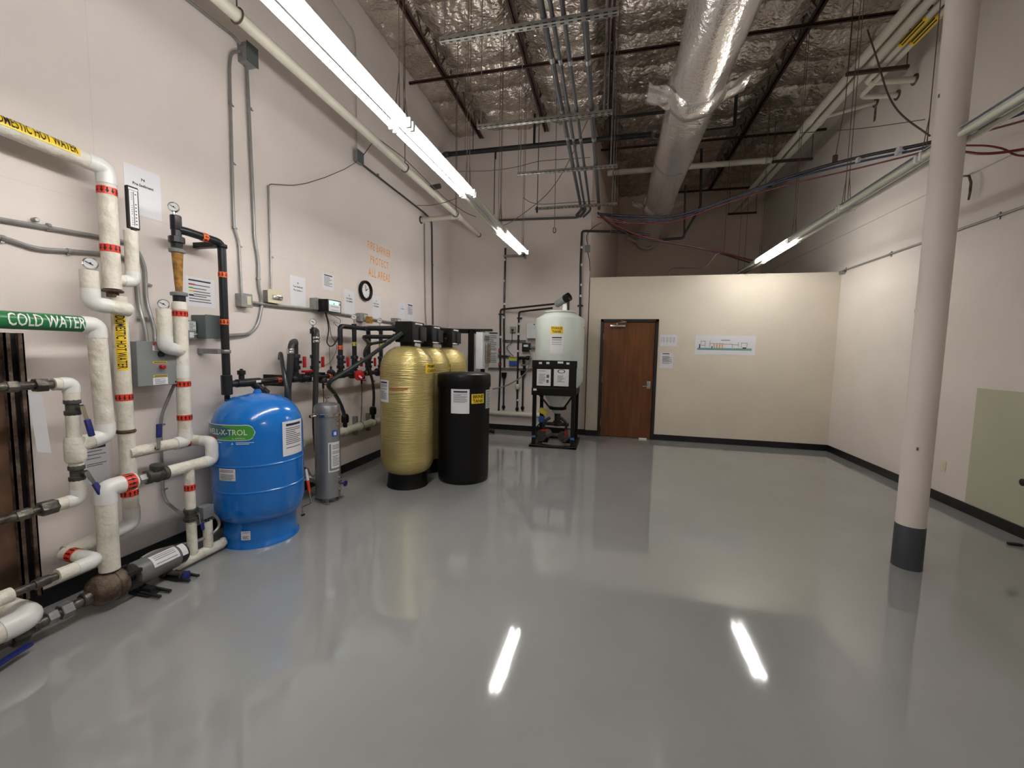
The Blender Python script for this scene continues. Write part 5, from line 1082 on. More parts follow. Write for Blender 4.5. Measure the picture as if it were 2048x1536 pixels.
hose('ribbed green-black hose sloping from the nearest tank head down to the drain', [V((gcs[0][0]+0.03, gcs[0][1]-0.17, 1.74)), L(770, 690, 0.80), L(735, 716, 0.62), L(690, 745, 0.45), L(660, 762, 0.34), L(656, 772, 0.30), L(672, 790, 0.22), L(684, 815, 0.15), L(689, 832, 0.13)], 0.022, 'hose_g', ends=[(L(778, 684, 0.84), (0.3, 1, 0.3)), (L(728, 720, 0.59), (0.3, 1, 0.5)), (L(667, 785, 0.24), (0, 1, -1))])
hose('black hose looping from the tank head down to the second drain fitting', [V((gcs[0][0]-0.02, gcs[0][1]-0.17, 1.69)), L(765, 684, 0.50), L(738, 688, 0.36), L(728, 704, 0.33), L(733, 730, 0.31), L(745, 758, 0.22), L(748, 790, 0.14), L(747, 812, 0.12)], 0.018, ends=[(L(747, 762, 0.2), ver)])
# cream drain line on the wall
t = thing('drain_pipe', 'cream plastic drain pipe low on the wall behind the gold tanks', 'pipe', L(700, 858, 0.11), 'cream drain pipes')
dz = L(700, 858, 0.11).z; yA, yBq = L(604, 885, 0.11).y, gcs[1][1]+0.7
obj('pipe', tube([(XL+0.11, yA, dz), (XL+0.11, yBq, dz)], 0.047, seg=18), 'pvccream', t)
for px in (690, 718, 744): obj('coupling', lathe([(0.052, -0.03), (0.054, -0.025), (0.054, 0.025), (0.052, 0.03)], (XL+0.11, L(px, 855, 0.11).y, dz), hor, 18), 'pvccream', t)
for px in (718, 744): obj('pipe_strap', join(lathe([(0.056, -0.008), (0.056, 0.008)], (XL+0.11, L(px, 855, 0.11).y+0.03, dz), hor, 18), bbox((XL, L(px, 855, 0.11).y+0.02, dz-0.12), (XL+0.06, L(px, 855, 0.11).y+0.05, dz+0.12))), 'galv', t)
for px, py, lbx in ((690, 838, 'x'), (746, 822, 'y')):
    p = L(px, py, 0.12); f_ = obj('hose_adapter', join(lathe([(0.028, 0.06), (0.042, 0.045), (0.046, 0.0), (0.042, -0.04), (0.026, -0.05), (0.024, -0.12), (0.032, -0.125), (0.032, -0.17)], p, (0, 0, 1), 12)), 'black', t)
    obj('pipe_stub', tube([p+V((0, 0, -0.15)), V((p.x, p.y, dz))], 0.024), 'black', t)

# controller on the wall with cables
c_, w_, h_ = Lrect(658, 600, 682, 625, 0.20)
t = thing('controller', 'black electronic controller with a small lit green screen', 'controller', (XL+0.07, c_.y, c_.z-h_/2))
obj('case', bev(bbox((XL+0.06, c_.y-w_/2-0.01, c_.z-h_/2), (XL+0.19, c_.y+w_/2+0.02, c_.z+h_/2)), 0.008), 'black', t)
obj('bracket', bbox((XL, c_.y-0.03, c_.z-0.03), (XL+0.06, c_.y+0.03, c_.z+0.03)), 'black', t)
S = flat((XL+0.1905, c_.y, c_.z), hor, ver)
pn = obj('face_plate', sheet(S, -w_*0.46, w_*0.50, -h_*0.44, h_*0.42, 0.002), 'paper_l', t)
obj('screen', patch(S, -w_*0.42, w_*0.32, h_*0.12, h_*0.38, 0.003), 'lcd', pn)
obj('buttons', join(*[lathe([(0.008, 0), (0.007, 0.004)], S(w_*q, h_*0.18, 0.003), (1, 0, 0), 10) for q in (-0.05, 0.42)]), 'ink', pn)
obj('print', lines(S, -w_*0.3, w_*0.35, -h_*0.38, 0, 4, 0.3, 0.003, 2), 'inkgrey', pn)
bt = c_.z-h_/2
obj('cable', tube([(XL+0.10, c_.y-0.04, bt), L(655, 640, 0.10), L(658, 660, 0.08), L(653, 685, 0.08), L(660, 694, 0.10), L(668, 690, 0.15), L(676, 676, 0.2)], 0.0065, 0.06, seg=8), 'cable_black', t)
obj('cable', tube([(XL+0.10, c_.y-0.02, bt), L(659, 650, 0.06), L(662, 672, 0.06), L(670, 684, 0.08)], 0.004, 0.05, seg=6), 'wire', t)
obj('cable', tube([(XL+0.10, c_.y+0.02, bt), L(682, 640, 0.03), L(680, 648, 0.03), L(665, 643, 0.03), L(676, 654, 0.05)], 0.003, 0.04, seg=6), 'wire', t)
obj('cable', tube([L(668, 684, 0.05), L(674, 692, 0.06), L(672, 705, 0.06), L(660, 726, 0.08), L(640, 735, 0.15)], 0.003, 0.05, seg=6), 'wire', t)
obj('cable', tube([L(659, 692, 0.06), L(659, 715, 0.12), V((mx, ym(662), mz+0.10))], 0.003, 0.05, seg=6), 'wire', t)
tag(obj('brown_tag', sheet(flat(L(738, 640, 0.12), (0.5, 1, 0), ver), -0.05, 0.05, -0.045, 0.045, 0.003), 'amber', loc=L(738, 640, 0.12), smooth=False), 'small brown square tag hanging below the clock conduit', 'tag')

# ================================================================== BACK WALL EQUIPMENT
by_ = YB-0.07
def bp(px, py, off=0.07): return B(px, py, YB-off)
def bpipe(label, pts, r=0.016, m='pvc', br=0.05, off=0.07, bands=(), clamps=(), cat='pipe', group='pipes on the back wall'):
    P_ = [bp(*p) if len(p) == 2 else bp(*p) for p in pts]
    t = thing('wall_pipe', label, cat, P_[0], group); obj('pipe', tube(P_, r, br, seg=10), m, t)
    for p in bands: obj('white_band', lathe([(r+0.002, -0.02), (r+0.002, 0.02)], bp(*p), ver, 10), 'paper', t)
    for p in clamps: q = bp(*p); obj('clamp', join(bbox((q.x-0.05, YB-0.03, q.z-0.015), (q.x+0.05, YB-0.005, q.z+0.015)), lathe([(r+0.006, -0.012), (r+0.006, 0.012)], q, ver, 10)), 'ironpipe', t)
    return t
bpipe('black pipe with white bands dropping down the back wall from the short lamp', [(1011, 496), (1008, 650), (1009, 735)], 0.019, bands=[(1010, 520), (1009, 562), (1009, 608), (1008, 635)], clamps=[(1009, 712)])
bpipe('black pipe running sideways then down the back wall, right of the first', [(1105, 616, 0.3), (1060, 621, 0.2), (1038, 624), (1036, 700), (1035, 765)], 0.018, bands=[(1038, 648), (1037, 668), (1036, 702)], clamps=[(1038, 636), (1036, 718)])
bpipe('black pipe crossing above the storage tank to the left drop', [(1126, 606, 0.75), (1060, 613, 0.3), (1001, 619), (1001, 700), (1000, 760), (997, 828)], 0.018, bands=[(1001, 674)], clamps=[(1001, 628), (1001, 712)])
bpipe('tall black pipe with white bands beside the end of the back wall', [(1300, 470, -0.3), (1225, 463), (1164, 462), (1161, 535), (1160, 640)], 0.021, bands=[(1163, 495), (1163, 530), (1162, 570), (1161, 592)], clamps=[(1160, 611)], m='ironpipe')
a, b = B(1008, 513, YB-0.12), B(1050, 511, YB-0.12); z = (a.z+b.z)/2
tag(obj('wall_strut', join(bbox((a.x, YB-0.16, z-0.02), (b.x, YB-0.12, z+0.02)), bbox((b.x-0.03, YB-0.16, z-0.035), (b.x, YB, z+0.035))), 'strut', smooth=False, loc=a), 'short strut arm beside the short bright lamp on the back wall', 'strut', 'struts on the back wall')
for px, yb0, yb1, lb_ in ((1008, 752, 820, 'black drop pipe with a funnel cup, left of two at the back wall'), (1046, 748, 822, 'black drop pipe with a funnel cup, right of two at the back wall')):
    t = bpipe(lb_, [(px, yb0), (px-1, yb1-8), (px-1, yb1)], 0.017)
    q = bp(px, yb0); obj('funnel', lathe([(0.02, -0.06), (0.05, -0.01), (0.055, 0.07), (0.05, 0.07)], q, ver, 14), 'black', t)
    obj('trap_nut', lathe([(0.03, -0.03), (0.034, 0), (0.03, 0.03)], bp(px-1, yb1-6), ver, 10), 'black', t)
t = bpipe('drop pipe with a pale cup in the middle of the back wall', [(1035, 765), (1034, 822)], 0.018, bands=[(1035, 800)])
obj('cup', lathe([(0.03, -0.05), (0.045, 0), (0.045, 0.03), (0.035, 0.05)], bp(1035, 773), ver, 14), 'pvccream', t); obj('trap_nut', lathe([(0.03, -0.03), (0.034, 0), (0.03, 0.03)], bp(1034, 818), ver, 10), 'black', t)
t = thing('drain_pipe', 'cream plastic drain pipe low on the back wall beside the storage tank', 'pipe', bp(1025, 827), 'cream drain pipes')
a, b = bp(978, 825), bp(1080, 830); b.z = a.z
obj('pipe', tube([a, b], 0.048, seg=16), 'pvccream', t)
for px in (990, 1058): obj('coupling', lathe([(0.053, -0.02), (0.053, 0.02)], V((bp(px, 827).x, a.y, a.z)), (1, 0, 0), 16), 'pvccream', t)
tag(obj('thin_grey_hose', tube([bp(985, 778), bp(1010, 773, 0.12), bp(1040, 757, 0.16), bp(1056, 740, 0.2), bp(1062, 715, 0.3)], 0.013, 0.12, seg=8), 'emt', loc=bp(985, 778)), 'thin grey hose arcing across the back wall beside the storage tank', 'hose')
for k, (x0_, x1_, py, lb_) in enumerate(((1005, 1052, 682, 'upper galvanised strut across the back wall pipes'), (976, 1066, 738, 'lower galvanised strut across the back wall pipes'), (995, 1020, 713, 'short dark strut behind the red cock on the back wall'))):
    a, b = bp(x0_, py, 0.02), bp(x1_, py, 0.02); z = (a.z+b.z)/2
    tag(obj('wall_strut', join(bbox((a.x, YB-0.008, z-0.02), (b.x, YB, z+0.02)), bbox((a.x, YB-0.04, z-0.02), (b.x, YB-0.008, z-0.016)), bbox((a.x, YB-0.04, z+0.016), (b.x, YB-0.008, z+0.02))), 'strut', smooth=False, loc=a), lb_, 'strut', 'struts on the back wall')
def bbox_thing(name, label, cat, x0_, y0_, x1_, y1_, dep, m, group=None):
    a, b = B(x0_, y0_, YB-dep), B(x1_, y1_, YB-dep); t = thing(name, label, cat, ((a.x+b.x)/2, YB, b.z), group)
    obj('enclosure', bev(bbox((a.x, YB-dep, b.z), (b.x, YB-0.001, a.z)), 0.006), m, t)
    return t, flat(((a.x+b.x)/2, YB-dep, (a.z+b.z)/2), (1, 0, 0), ver), b.x-a.x, a.z-b.z
t, S, w_, h_ = bbox_thing('electrical_cabinet', 'pale grey control panel box at the left of the storage tank', 'control box', 1054, 645, 1074, 677, 0.16, 'boxgrey')
obj('cover', bev(sheet(S, -w_/2, w_/2, -h_/2, h_/2, 0.008), 0.003, 1), 'fix', t); obj('latch', box(S(w_*0.2, h_*0.38, 0.012), (0.02, 0.01, 0.02)), 'ink', t)
t, S, w_, h_ = bbox_thing('outlet_box', 'grey outlet box with a plug on the back wall', 'electrical box', 1020, 653, 1031, 665, 0.05, 'boxgalv')
obj('plug', bev(box(S(0, -0.01, 0.02), (0.04, 0.035, 0.04)), 0.005), 'ink', t)
obj('cord', tube([S(0, -0.03, 0.03), bp(1024, 672), bp(1024, 685), bp(1012, 695), bp(1020, 706), bp(1030, 716)], 0.007, 0.05, seg=8), 'cable_black', t)
t, S, w_, h_ = bbox_thing('flow_meter', 'small black meter with a white display left of the storage tank', 'meter', 1044, 686, 1060, 703, 0.10, 'black')
obj('display', sheet(S, -w_*0.3, w_*0.25, h_*0.05, h_*0.32, 0.003), 'paper', t); obj('lower_bezel', box(S(0, -h_*0.25, 0.004), (w_*0.7, 0.008, h_*0.2)), 'pvc', t)
obj('side_fitting', tube([S(w_/2, 0.0, -0.03), S(w_/2+0.12, 0.0, -0.03)], 0.025, seg=12), 'boxgrey', t)
t, S, w_, h_ = bbox_thing('sample_pump', 'small blue and yellow labelled pump on the back wall', 'pump', 1018, 713, 1034, 731, 0.10, 'logo_blue')
obj('label_plate', sheet(S, -w_*0.48, w_*0.46, h_*0.02, h_*0.48, 0.004), 'acc_yellow', t); obj('print', lines(S, -w_*0.4, w_*0.4, h_*0.06, h_*0.44, 3, 0.5, 0.006, 2), 'ink', t)
for px, py, lb_ in ((1000, 701, 'upper red cock on the left drop pipe'), (1000, 729, 'lower red cock on the left drop pipe')):
    q = bp(px, py); tv = thing('cock_valve', lb_, 'valve', q+V((0, 0, -0.03)), 'red cocks on the back wall'); obj('body', lathe([(0.026, -0.04), (0.028, 0), (0.026, 0.04)], q, ver, 10), 'black', tv); obj('handle', bev(box(q+V((0.0, -0.05, 0)), (0.035, 0.02, 0.06)), 0.004), 'redvalve', tv)
tv = thing('pipe_valve', 'dark union valve beside the small meter on the back wall', 'valve', bp(1047, 718)); obj('body', join(lathe([(0.03, -0.1), (0.03, 0.1)], bp(1048, 716, 0.1), (1, 0, 0), 12), lathe([(0.04, -0.03), (0.04, 0.05)], bp(1056, 716, 0.1), (1, 0, 0), 12), tube([bp(1047, 718, 0.1), bp(1049, 738, 0.1)], 0.03)), 'black', tv); obj('hose', tube([bp(1060, 700, 0.2), bp(1062, 718, 0.22), bp(1055, 730, 0.2), bp(1042, 730, 0.1)], 0.016, 0.1, seg=10), 'emt', tv)
# RO skid: black frame, white flow panel
t = thing('filter_skid', 'black framed skid with a white flow meter panel behind the brine tank', 'skid', B(950, 800, 6.9))
p0, p1 = B(952, 664, 6.75), B(964.5, 738, 6.75); xs = p1.x
f0 = B(937, 660, 6.95); f1 = B(951, 745, 6.95)
obj('post', bev(bbox((f0.x, 6.93, 0.03), (f0.x+0.05, 6.98, f0.z)), 0.003, 1), 'black', t); obj('post', bev(bbox((f1.x-0.07, 6.80, 0.03), (f1.x, 6.87, f0.z)), 0.003, 1), 'black', t)
obj('post', bev(bbox((f1.x-0.07, 7.45, 0.03), (f1.x, 7.52, f0.z)), 0.003, 1), 'black', t)
obj('top_rail', bev(join(bbox((f0.x-0.4, 6.93, f0.z-0.06), (f1.x, 6.98, f0.z)), bbox((f1.x-0.06, 6.8, f0.z-0.06), (f1.x, 7.52, f0.z))), 0.003, 1), 'black', t)
obj('foot_rail', bev(join(bbox((f0.x-0.1, 6.80, 0), (f1.x+0.22, 6.87, 0.05)), bbox((f0.x-0.1, 7.45, 0), (f1.x+0.22, 7.52, 0.05))), 0.003, 1), 'black', t)
fp_ = obj('flow_panel', bev(bbox((p0.x, 6.75, p1.z), (p1.x, 6.79, p0.z)), 0.006), 'paper_l', t)
obj('panel_side', bbox((p1.x-0.012, 6.79, p1.z), (p1.x, 7.16, p0.z)), 'paper', t)
Ss = flat((p1.x, 6.79, p1.z), hor, ver); hh = p0.z-p1.z
for k in range(3): obj('flow_tube', lathe([(0.018, -hh*0.30), (0.02, -hh*0.29), (0.02, hh*0.2), (0.014, hh*0.26)], Ss(0.10+0.09*k, hh*0.45, 0.03), ver, 12), 'amber' if k == 1 else 'galv', t)
obj('gauge_plate', bev(box(Ss(0.17, hh*0.86, 0.012), (0.02, 0.26, hh*0.12)), 0.003, 1), 'boxgrey', t); obj('panel_knob', lathe([(0.03, 0), (0.03, 0.03)], Ss(0.33, hh*0.52, 0.0), (1, 0, 0), 12), 'ink', t)
t = thing('instruction_board', 'white board with fine print on the back wall beside the flow panel', 'board', bp(984, 700, 0)); a, b = bp(976, 664, 0.01), bp(998, 737, 0.01); S = flat(((a.x+b.x)/2, YB, (a.z+b.z)/2), (1, 0, 0), ver)
o = obj('board', sheet(S, -(b.x-a.x)/2, (b.x-a.x)/2, -(a.z-b.z)/2, (a.z-b.z)/2, 0.01), 'fix', t); obj('print', join(lines(S, -0.09, 0.06, -0.25, 0.3, 16, 0.3, 0.011, 3), patch(S, -0.10, 0.08, 0.325, 0.35, 0.011)), 'ink', o)
# low pipe stub on the floor behind the brine tank
tag(obj('floor_pipe_stub', join(tube([B(970, 862, 7.0), B(985, 864, 7.0)], 0.02), lathe([(0.03, -0.02), (0.03, 0.02)], B(986, 864, 7.0), (1, 0, 0), 10)), 'black', loc=B(978, 866, 7.0)), 'small black pipe end near the floor behind the brine tank', 'pipe')

# ================================================================== PARTITION POSTERS
Sp = lambda px, py: flat(B(px, py, YP), (1, 0, 0), ver)
def poster(label, x0_, y0_, x1_, y1_, cat='sign'):
    a, b = B(x0_, y0_, YP), B(x1_, y1_, YP); c_ = V(((a.x+b.x)/2, YP, (a.z+b.z)/2)); t = thing('wall_sign', label, cat, c_, 'paper signs on the partition')
    S = flat(c_, (1, 0, 0), ver); w_, h_ = b.x-a.x, a.z-b.z; o = obj('sheet', sheet(S, -w_/2, w_/2, -h_/2, h_/2, 0.002), 'paper_l', t); return t, S, w_, h_
t, S, w_, h_ = poster('small wide table sheet in a sleeve beside the door', 1321, 669.5, 1354, 692.5); obj('print', join(lines(S, -w_*0.44, w_*0.36, -h_*0.25, h_*0.30, 5, 0.12, 0.003, 1, ragged=0), *[patch(S, w_*k, w_*k+0.004, -h_*0.25, h_*0.30, 0.003) for k in (-0.44, -0.3, -0.1, 0.1, 0.3)]), 'inkgrey', t)
t, S, w_, h_ = poster('small upright printed notice beside the door', 1321, 705, 1345, 737); obj('print', lines(S, -w_*0.34, w_*0.42, -h_*0.25, h_*0.28, 14, 0.5, 0.003, 4), 'inkgrey', t); obj('headline', patch(S, -w_*0.34, w_*0.2, h_*0.40, h_*0.45, 0.003), 'ink', t)
t, S, w_, h_ = poster('long water system diagram poster on the partition', 1391, 670.5, 1510, 711, 'poster')
obj('ground_band', patch(S, -w_*0.46, w_*0.44, -h_*0.26, -h_*0.15, 0.003), 'teal', t)
obj('tank_row', join(*[patch(S, w_*(-0.19+0.045*k), w_*(-0.165+0.045*k), -h_*0.16, h_*0.05, 0.004) for k in range(4)]), 'pinkprint', t)
obj('drawn_tanks', join(patch(S, -w_*0.43, -w_*0.41, -h_*0.18, h_*0.04, 0.004), patch(S, -w_*0.22, -w_*0.205, -h_*0.18, -h_*0.05, 0.004), patch(S, w_*0.29, w_*0.35, -h_*0.16, -h_*0.10, 0.004)), 'navy', t)
pl = [(-0.40, 0.05, -0.40, 0.2), (-0.40, 0.2, -0.33, 0.2), (-0.33, 0.2, -0.33, -0.1), (-0.25, 0.22, -0.25, -0.1), (-0.25, 0.08, -0.02, 0.08), (-0.02, 0.06, 0.12, 0.06), (0.12, 0.06, 0.12, -0.12), (0.12, 0.03, 0.22, 0.03), (0.22, 0.15, 0.22, -0.05), (0.27, 0.15, 0.27, -0.1), (0.36, 0.12, 0.36, -0.1), (0.27, 0.12, 0.36, 0.12), (-0.40, -0.02, -0.33, -0.02)]
obj('drawn_pipes', join(*[patch(S, w_*min(a, c)-0.003, w_*max(a, c)+0.003, h_*min(b, d)-0.003, h_*max(b, d)+0.003, 0.004) for a, b, c, d in pl]), 'inkgrey', t)
obj('headline', lines(S, -w_*0.07, w_*0.08, h_*0.18, h_*0.28, 2, 0.6, 0.004, 2, ragged=0), 'inkgrey', t)

# ================================================================== RIGHT WALL
t, = (thing('outlet', 'ivory duplex outlet low on the right wall', 'outlet', RWp(1887, 932)),)
S = flat(RWp(1887, 932), (0, -1, 0), ver); o = obj('cover_plate', bev(sheet(S, -0.036, 0.036, -0.058, 0.058, 0.006), 0.002, 1), 'ivory', t)
for s in (-1, 1): obj('socket', bev(sheet(S, -0.016, 0.016, s*0.022-0.014, s*0.022+0.014, 0.009), 0.002, 1), 'ivory', o)
a, b = RWp(2075, 414, 0.02), RWp(1662, 548, 0.02); a.z = b.z = 2.955
t = thing('conduit', 'grey conduit running along the right wall above the partition height', 'conduit', a, 'wall conduits'); obj('pipe', tube([a+V((0, -1.5, 0)), b], 0.011, seg=10), 'emt', t)
for px, py in ((1995, 436), (1780, 510), (1690, 540)): q = RWp(px, py, 0.02); obj('clip', join(lathe([(0.015, -0.01), (0.015, 0.01)], V((q.x, q.y, 2.955)), hor, 10), bbox((XR-0.012, q.y-0.01, 2.92), (XR, q.y+0.01, 2.99))), 'galv', t)
tag(obj('conduit_box', bev(bbox((XR-0.06, 7.66, 2.90), (XR, 7.74, 2.94)), 0.004, 1), 'boxgalv', loc=(XR, 7.7, 2.9)), 'tiny grey box under the conduit at the partition corner', 'electrical box')
tag(obj('wall_cable', tube([RWp(2048, 298, 0.012), (XR-0.012, 6.06, 3.52), (XR-0.012, YF-0.05, 3.58)], 0.004, seg=6), 'wirewhite', loc=(XR, 6, 3.5)), 'thin pale cable running along the right wall behind the lights', 'cable')
q = [RWp(1928, 352, 0.03), RWp(1938, 352, 0.05), RWp(1942, 365, 0.05), RWp(1940, 385, 0.05), RWp(1937, 400, 0.05)]
tag(obj('hooked_pipe', tube(q, [0.01, 0.011, 0.012, 0.012, 0.009], seg=8), 'rust', loc=q[0]), 'short rusty hook pipe sticking out of the right wall past the column', 'hook')
t = thing('door_knob', 'black knob at the right edge of the picture', 'knob', RWp(2060, 966)); obj('knob', lathe([(0.012, 0), (0.012, 0.03), (0.032, 0.04), (0.032, 0.06), (0.02, 0.068)], RWp(2062, 966), (-1, 0, 0), 16), 'ink', t)
tag(obj('floor_scrap', bev(box(Z(2030, 1088, 0.012), (0.1, 0.03, 0.02)), 0.004, 1), 'ink', loc=Z(2030, 1088)), 'small dark scrap on the floor by the right baseboard', 'scrap')

# ================================================================== OVERHEAD SERVICES
zk = 4.08
sl = [((880, 72), (1238, 33)), ((955, 253), (1225, 225)), ((1035, 350), (1235, 330)), ((1070, 417), (1235, 408))]
sy = []
for k, (p, q) in enumerate(sl):
    a, b = Z(*p, zk), Z(*q, zk); y = (a.y+b.y)/2; y = min(y, YB-0.35); sy.append(y)
    a, b = B(*p, y), B(*q, y)
    t = thing('trapeze_strut', ['nearest slotted strut of the conduit rack', 'second slotted strut of the conduit rack', 'third slotted strut of the conduit rack', 'farthest slotted strut of the conduit rack'][k], 'strut', (a.x, y, a.z), 'conduit rack struts')
    z = (a.z+b.z)/2
    obj('channel', bev(bbox((a.x, y-0.02, z-0.02), (b.x, y+0.02, z+0.02)), 0.003, 1), 'strut', t)
    n = 22; obj('slot_row', join(*[bbox((a.x+(b.x-a.x)*(i+0.25)/n, y-0.006, z-0.0215), (a.x+(b.x-a.x)*(i+0.75)/n, y+0.006, z-0.0195)) for i in range(n)], *[bbox((a.x+(b.x-a.x)*(i+0.25)/n, y-0.0215, z-0.016), (a.x+(b.x-a.x)*(i+0.75)/n, y-0.0195, z-0.008)) for i in range(n)]), 'ink', t, False)['kind'] = 'stuff'
    for x in (a.x+0.04, b.x-0.05): obj('hanger_rod', tube([(x, y, z-0.04), (x, y, 5.68)], 0.006, seg=6), 'galv', t)
    obj('hanger_rod', tube([(b.x-0.09, y+0.02, z-0.02), (b.x-0.09, y+0.02, 5.68)], 0.012, seg=6), 'strut', t)
    if k == 0: zrk = z
def rk(px, k, dz=0.02): p = B(px, 100, sy[k]); return p.x
cpx_ = [(1090, 0.024), (1107, 0.017), (1129, 0.018), (1170, 0.026)]
endp = [(1152, 425), (1160, 428), (1166, 428), (1188, 412)]
for k, (px, r) in enumerate(cpx_):
    p = Z(px, 48-k*4, zrk+0.02+r); x = p.x; zz_ = zrk+0.02+r
    pts = [(x, YN+0.1, zz_), (x, sy[3]-0.1, zz_)]
    e = B(*endp[k], YB-0.25)
    if k < 3: pts += [(x, sy[3]+0.03, zz_-0.02), (x+0.02, YB-0.28, e.z+0.05), (e.x, YB-0.15, e.z-0.02)]
    else: pts += [(x, YB-0.2, zz_)]
    t = thing('rack_conduit', ['thick dark conduit, leftmost on the overhead rack', 'thin dark conduit, second from the left on the overhead rack', 'thin dark conduit, third from the left on the overhead rack', 'thick dark conduit, rightmost on the overhead rack'][k], 'conduit', (x, sy[1], zz_), 'conduits on the overhead rack')
    obj('pipe', tube(pts, r, 0.12 if k < 3 else 0, seg=12), 'rack', t)
    for s_ in sy[:3]: obj('strap', lathe([(r+0.003, -0.012), (r+0.004, 0), (r+0.003, 0.012)], (x, s_, zz_), hor, 12), 'galv', t)
    for s_ in (sy[0]+0.45, sy[1]-0.05, sy[1]+0.5): obj('coupling', lathe([(r+0.003, -0.03), (r+0.003, 0.03)], (x, s_+0.1*k*0.3, zz_), hor, 12), 'galv', t)
t = thing('cross_conduit', 'dark conduit crossing low in front of the back wall from the rack end', 'conduit', B(1080, 438, YB-0.15))
obj('pipe', tube([B(986, 441, YB-0.15), B(1155, 435, YB-0.15), B(1166, 428, YB-0.15), B(1170, 405, YB-0.15)], 0.021, 0.08, seg=12), 'rack', t)
# fire main
t = thing('sprinkler_pipe', 'black sprinkler main crossing under the roof near the back wall', 'pipe', B(1000, 303, 7.3))
a, b = B(893, 316, 7.3), B(1240, 272, 7.3); zf = (a.z+b.z)/2+0.02
obj('pipe', tube([(a.x, 7.3, zf), (b.x+0.5, 7.3, zf)], 0.042, seg=14), 'ironpipe', t)
obj('elbow', tube([(a.x+0.05, 7.3, zf), (a.x-0.04, 7.3, zf), (a.x-0.09, 7.22, zf-0.14)], 0.05, 0.06, seg=14), 'rack', t)
obj('branch', tube([L(852, 378, 0.02), L(880, 372, 0.30)], 0.042, seg=12), 'rack', t)
for px in (946, 1068): x = B(px, 300, 7.3).x; obj('hanger_rod', tube([(x, 7.3, zf), (x, 7.3, 5.68)], 0.007 if px < 1000 else 0.022, seg=8), 'ironpipe', t)
x = B(991, 310, 7.3).x; obj('drop_nipple', tube([(x, 7.3, zf), (x, 7.3, zf-0.16)], 0.018, seg=8), 'ironpipe', t)
x = B(990, 300, 7.3).x; ze = B(988, 436, 7.3).z; obj('drop_pipe', tube([(x, 7.3, zf-0.1), (x, 7.3, ze)], 0.009, seg=8), 'wire', t)
# thin wires and rods
wl = [(910, 0, 913, 430, 5.2), (935, 0, 930, 300, 5.6), (984, 0, 996, 470, 6.2), (1012, 0, 1000, 240, 5.3), (1040, 30, 1036, 355, 6.0), (1046, 60, 1044, 500, 6.3), (1050, 20, 1049, 400, 6.9), (1075, 235, 1075, 410, 7.2), (1212, 20, 1222, 470, 5.3), (1235, 60, 1234, 408, 6.9), (1478, 330, 1487, 555, 8.6), (1520, 350, 1523, 500, 8.9), (1446, 300, 1448, 505, 8.4)]
wn = ['left of the second lit lamp', 'near the second lit lamp, beside the near rack strut', 'above the unlit lamp', 'between the first two joists', 'above the third rack strut', 'beside the short lit lamp', 'above the farthest rack strut', 'under the sprinkler main by the rack', 'at the right end of the conduit rack', 'behind the right end of the conduit rack', 'over the partition, longest one', 'over the partition, beside the cream pipe strut', 'over the partition, nearest the duct']
for (px0, py0, px1, py1, y), wlab in zip(wl, wn):
    p = B(px1, py1, y); tag(obj('hanger_wire', tube([p, (p.x, y, 5.72)], 0.0035, seg=5), 'wire', loc=p), 'thin roof wire '+wlab, 'wire', 'hanging roof wires')
t = thing('pull_chain', 'dark wire with a small hook hanging in front of the back wall', 'wire', B(1110, 462, 6.6)); p = B(1109, 455, 6.6); obj('wire', tube([p, (p.x-0.02, 6.6, 5.82)], 0.005, seg=6), 'wire', t)
obj('hook', tube([p+V((0.0, 0, 0.0)), p+V((0.02, 0, -0.02)), p+V((0.018, 0, -0.08)), p+V((-0.018, 0, -0.08)), p+V((-0.018, 0, 0.0))], 0.007, 0.015, seg=6), 'ink', t)
p = B(1074, 425, 6.9); tag(obj('chain_toggle', lathe([(0.004, 5.82-p.z), (0.005, 0.10), (0.016, 0.09), (0.016, 0), (0.004, -0.01)], p, ver, 10), 'ink', loc=p), 'small dark toggle hanging on a wire above the back wall pipes', 'toggle')
def cable(label, pts, r, m, br=0.3): return tag(obj('cable', tube(pts, r, br, seg=8), m, loc=pts[0]), label, 'cable', 'overhead cables')
cable('slack dark cable sagging between the lamp row and the conduit rack', [B(914, 343, 6.0), B(985, 342, 6.2), B(1040, 333, 6.4), B(1075, 322, 6.6), B(1180, 315, 6.8)], 0.005, 'wire')
cable('thin dark cable looping from the short lamp up past the rack', [B(1003, 452, 5.2), B(1020, 446, 5.6), B(1050, 425, 6.0), B(1085, 398, 6.2), B(1110, 370, 6.4), B(1140, 320, 6.4), B(1175, 240, 6.2)], 0.005, 'wire')
cable('thin cable hanging in a shallow curve near the far struts', [B(1046, 395, 6.8), B(1060, 405, 6.8), B(1080, 409, 6.8), B(1190, 402, 7.0)], 0.005, 'wire')
def bundle(path, cols, off, lab):
    for k, (m, dx, dz, r) in enumerate(cols):
        cable(lab[k], [V(p)+V((dx, 0, dz+0.03*math.sin(i*1.7+k))) for i, p in enumerate(path)], r, m, 0.5)
pa = [B(1195, 430, 7.4), B(1240, 437, 7.4), B(1345, 437, 7.0), B(1430, 408, 6.6), B(1550, 368, 6.1), B(1700, 325, 5.5), B(1855, 287, 4.9), B(1935, 265, 4.6), B(2090, 215, 4.2)]
bundle(pa, [('cable_black', 0, 0.02, 0.018), ('cable_blue', 0, -0.01, 0.012), ('cable_red', 0.0, -0.06, 0.009)], 0, ['thick black cable of the bundle slung from the rack past the column', 'blue cable of the bundle slung from the rack past the column', 'dark red cable of the bundle slung from the rack past the column'])
pb = [B(1195, 425, 7.5), B(1225, 452, 7.7), B(1275, 470, 7.9), B(1330, 480, 8.1), B(1420, 500, 8.3), B(1520, 528, 8.5)]
